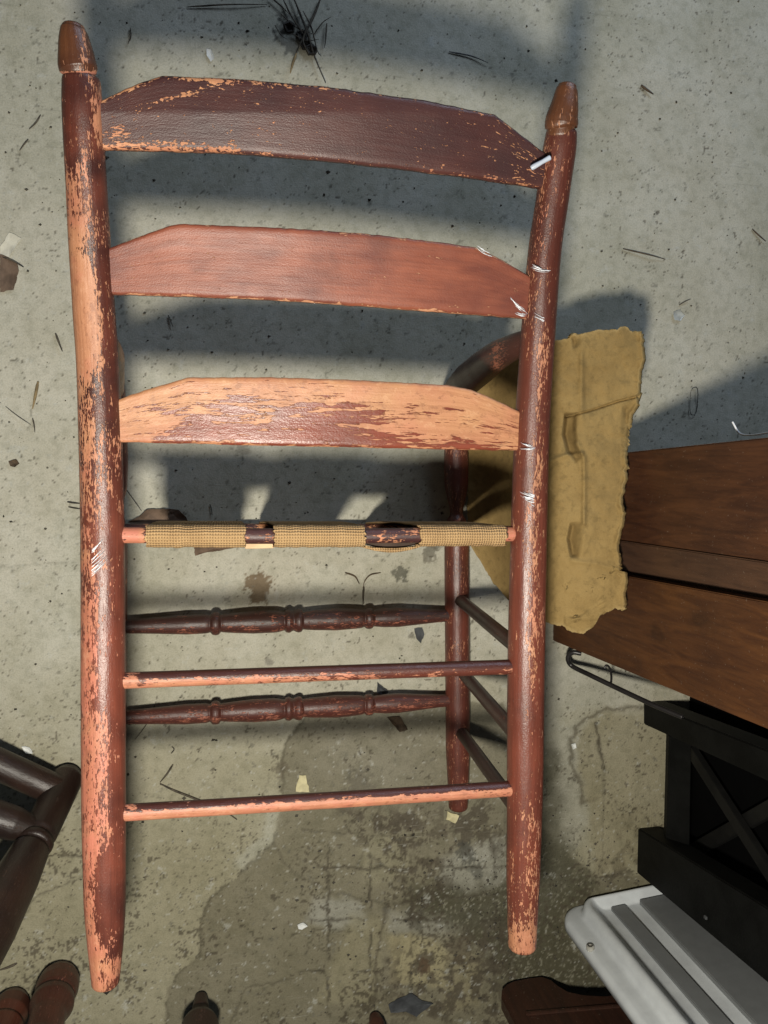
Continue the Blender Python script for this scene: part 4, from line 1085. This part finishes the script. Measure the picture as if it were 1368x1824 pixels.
twigs = [
 ([(335, 12), (370, 10), (410, 8), (475, 8)], 1.6, M_twig, 'long thin dark twig at the top edge left of the twig tangle'),
 ([(232, 50), (233, 65), (228, 78)], 1.6, M_twig, 'short dark twig between the left finial and the top edge'),
 ([(72, 205), (64, 218), (52, 230)], 1.8, M_twig, 'short grey twig left of the top slat'),
 ([(50, 248), (42, 258), (35, 268)], 1.5, M_twig, 'tiny bent twig at the far left below the short grey one'),
 ([(99, 594), (104, 608), (111, 626)], 2.2, M_twig, 'dark brown twig left of the left post level with the foam top'),
 ([(10, 724), (30, 740), (55, 757)], .8, M_twig, 'hair-thin twig at the left edge level with the lowest slat'),
 ([(58, 745), (61, 758), (62, 770)], 1.6, M_twig, 'small dark splinter below the tan straw at the left'),
 ([(120, 894), (132, 896), (142, 897)], 1.8, M_black, 'upper of two black splinters touching the left post'),
 ([(122, 903), (132, 905), (143, 907)], 1.4, M_black, 'lower of two black splinters touching the left post'),
 ([(0, 456), (22, 464), (42, 476)], 1.8, M_twig, 'thin dark twig lying over the brown card at the left edge'),
 ([(1110, 443), (1135, 449), (1160, 455), (1185, 462)], 1.7, M_leaf, 'long brown twig right of the right post'),
 ([(1340, 408), (1350, 418), (1364, 430)], 1.8, M_leaf, 'short brown twig near the right edge'),
 ([(1210, 543), (1220, 537), (1230, 533)], 1.6, M_twig, 'tiny grey twig above the clear chip'),
 ([(300, 562), (304, 572), (308, 582)], 1.5, M_twig, 'small splinter in the shade between the second and third slats'),
 ([(615, 1020), (632, 1027), (640, 1040)], 1.7, M_leaf, 'left curved brown stem under the seat rail'),
 ([(678, 1020), (660, 1024), (650, 1035), (646, 1048)], 1.5, M_leaf, 'right curved brown stem under the seat rail'),
 ([(648, 1045), (647, 1060), (647, 1076)], 2.4, M_twig, 'short dark upright stem between the two curved stems'),
 ([(308, 1362), (298, 1378), (285, 1394)], 2.2, M_twig, 'short arm of a broken twig above the lowest rung'),
 ([(285, 1396), (310, 1408), (345, 1422), (392, 1440), (422, 1460)], 2.4, M_twig, 'long straight twig passing under the lowest rung'),
 ([(278, 1250), (262, 1288), (240, 1318)], 1.0, M_twig, 'thin curved stem beside the left post between the rungs'),
 ([(30, 1716), (12, 1724), (0, 1728)], 2.6, M_twig, 'dark splinter at the left edge near the bottom'),
 ([(222, 868), (238, 890), (252, 910)], 1.0, M_twig, 'thin black stem in the dark shade left of the webbing'),
 ([(374, 898), (377, 908), (378, 918)], 1.2, M_black, 'tiny black splinter in the shade above the first burlap strip'),
 ([(800, 92), (840, 100), (870, 112)], 1.6, M_flake, 'grey smear-like stem beyond the right part of the top slat'),
 ([(1142, 152), (1152, 160), (1164, 168)], 2.6, M_leaf, 'small brown leaf stem right of the right finial'),
 ([(305, 1342), (310, 1335), (306, 1330)], 1.3, M_black, 'tiny black crumb-like twig above the broken twig'),
]
for pts, r, m, lab in twigs: twig('twig', pts, r, m, lab, 'twig', 'twigs and splinters littering the floor')
twig('straw', [(68, 680), (64, 700), (58, 728)], 3.0, M_straw, 'flat tan straw left of the lowest slat', 'straw')
scraps = [
 ('cardboard_scrap', [(0, 452), (30, 468), (33, 482), (24, 516), (0, 520)], M_card, 'brown cardboard scrap cut by the left edge', 'cardboard', .004),
 ('paper_scrap', [(16, 414), (38, 424), (16, 458), (0, 452), (0, 440)], M_paper, 'pale paper strip at the left edge above the brown card', 'paper', .003),
 ('paper_scrap', [(533, 1381), (545, 1381), (551, 1411), (527, 1410)], M_cream, 'cream paper wedge behind the lowest rung', 'paper', .002),
 ('paper_scrap', [(797, 1445), (818, 1453), (811, 1467), (795, 1460)], M_cream, 'cream paper chip at the foot of the front leg', 'paper', .003),
 ('leaf', [(672, 1216), (680, 1224), (692, 1233), (684, 1240), (672, 1234)], M_flake, 'small blackish leaf between the rungs', 'leaf', .012),
 ('leaf', [(690, 1278), (712, 1276), (726, 1300), (712, 1304), (700, 1290)], M_leaf, 'pointed brown leaf below the lower turned rung', 'leaf', .006),
 ('leaf', [(15, 822), (28, 818), (34, 826), (26, 832), (18, 830)], M_leaf, 'brown leaf crumb at the left edge level with the lowest slat', 'leaf', .003),
 ('torn_paper', [(228, 930), (248, 920), (262, 908), (290, 906), (318, 908), (332, 922), (336, 940), (300, 948), (250, 946)], M_card, 'torn brown paper in the shade at the left end of the webbing', 'paper', .012),
 ('torn_paper', [(345, 974), (370, 968), (400, 972), (432, 972), (395, 980), (355, 986), (348, 990)], M_card, 'ragged brown paper tail below the first burlap strip', 'paper', .006),
 ('grey_flake', [(692, 1790), (712, 1778), (734, 1770), (750, 1782), (772, 1788), (756, 1800), (742, 1812), (722, 1802), (696, 1804)], M_flake, 'dark blue-grey paint flake near the bottom edge', 'flake', .004),
 ('clear_chip', [(1200, 556), (1212, 552), (1220, 562), (1212, 572), (1202, 570)], M_clear, 'small clear glassy chip right of the foam shadow', 'chip', .004),
 ('white_chip', [(368, 86), (376, 88), (381, 104), (376, 110), (368, 98)], M_lt, 'small white chip beyond the left part of the top slat', 'chip', .004),
 ('white_chip', [(530, 1648), (540, 1644), (548, 1650), (538, 1656), (532, 1655)], M_lt, 'white chip among the bare patches below the chair', 'chip', .003),
 ('white_chip', [(1018, 1326), (1025, 1324), (1027, 1332), (1021, 1335)], M_lt, 'tiny white chip near the stained ring by the right post', 'chip', .003),
 ('white_chip', [(38, 1330), (52, 1332), (58, 1342), (46, 1342)], M_lt, 'white chip behind the dark chair rung at the left edge', 'chip', .004),
 ('dirt_clod', [(183, 1760), (192, 1758), (196, 1766), (190, 1772), (184, 1768)], M_black, 'black pebble of dirt below the left post foot', 'dirt', .006),
 ('dirt_clod', [(738, 1120), (752, 1118), (756, 1130), (750, 1146), (742, 1138)], M_flake, 'drop-shaped grey dirt spot under the upper turned rung', 'dirt', .001),
]
for nm, poly, m, lab, cat, lift in scraps: scrap(nm, poly, m, lab, cat, lift)
# wire loop like a paper clip
cl = [(1232, 692), (1240, 690), (1243, 700), (1242, 725), (1238, 738), (1231, 738), (1229, 725), (1230, 700), (1234, 692)]
twig('paper_clip', cl, .9, M_wire, 'thin wire loop lying in the shadow beyond the cabinet', 'wire')
# white thread on the cabinet's corner
th_ = sweep('cobweb_thread', [at(1305, 752, .36), at(1318, 772, .37), at(1340, 775, .40), at(1372, 770, .44)], .0012, M_fib, None, n=30, seg=6)
recentre(th_); tag(th_, 'white thread of cobweb caught on the cabinet edge', 'cobweb')

# grit: nobody could count it
def grit():
    V, F = [], []; r = random.Random(5)
    for k in range(1500):
        if k < 900: x, y = r.uniform(-60, 1430), r.uniform(-60, 1880)
        else: x, y = r.gauss(900, 130), r.gauss(1600, 90)
        s = r.choice([.0006, .0008, .0010, .0010, .0016, .0022]) * r.uniform(.7, 1.2); c = at(x, y, .0012); i = len(V)
        a = r.uniform(0, 6.28)
        for q in range(4):
            V.append(c + np.array([math.cos(a + q * 1.57) * s * r.uniform(.6, 1.8), math.sin(a + q * 1.57) * s * r.uniform(.6, 1.4), -.001]))
        V.append(c + np.array([0, 0, s * .8]))
        F += [[i, i + 1, i + 4], [i + 1, i + 2, i + 4], [i + 2, i + 3, i + 4], [i + 3, i, i + 4]]
    o = mesh_obj('grit', V, F, plain('grit_crumbs', (.10, .09, .07), .85, .5, 30., 0, col2=(.03, .028, .022)), None, False); o['kind'] = 'stuff'
    o['label'] = 'dark crumbs of grit scattered over the concrete floor'
grit()
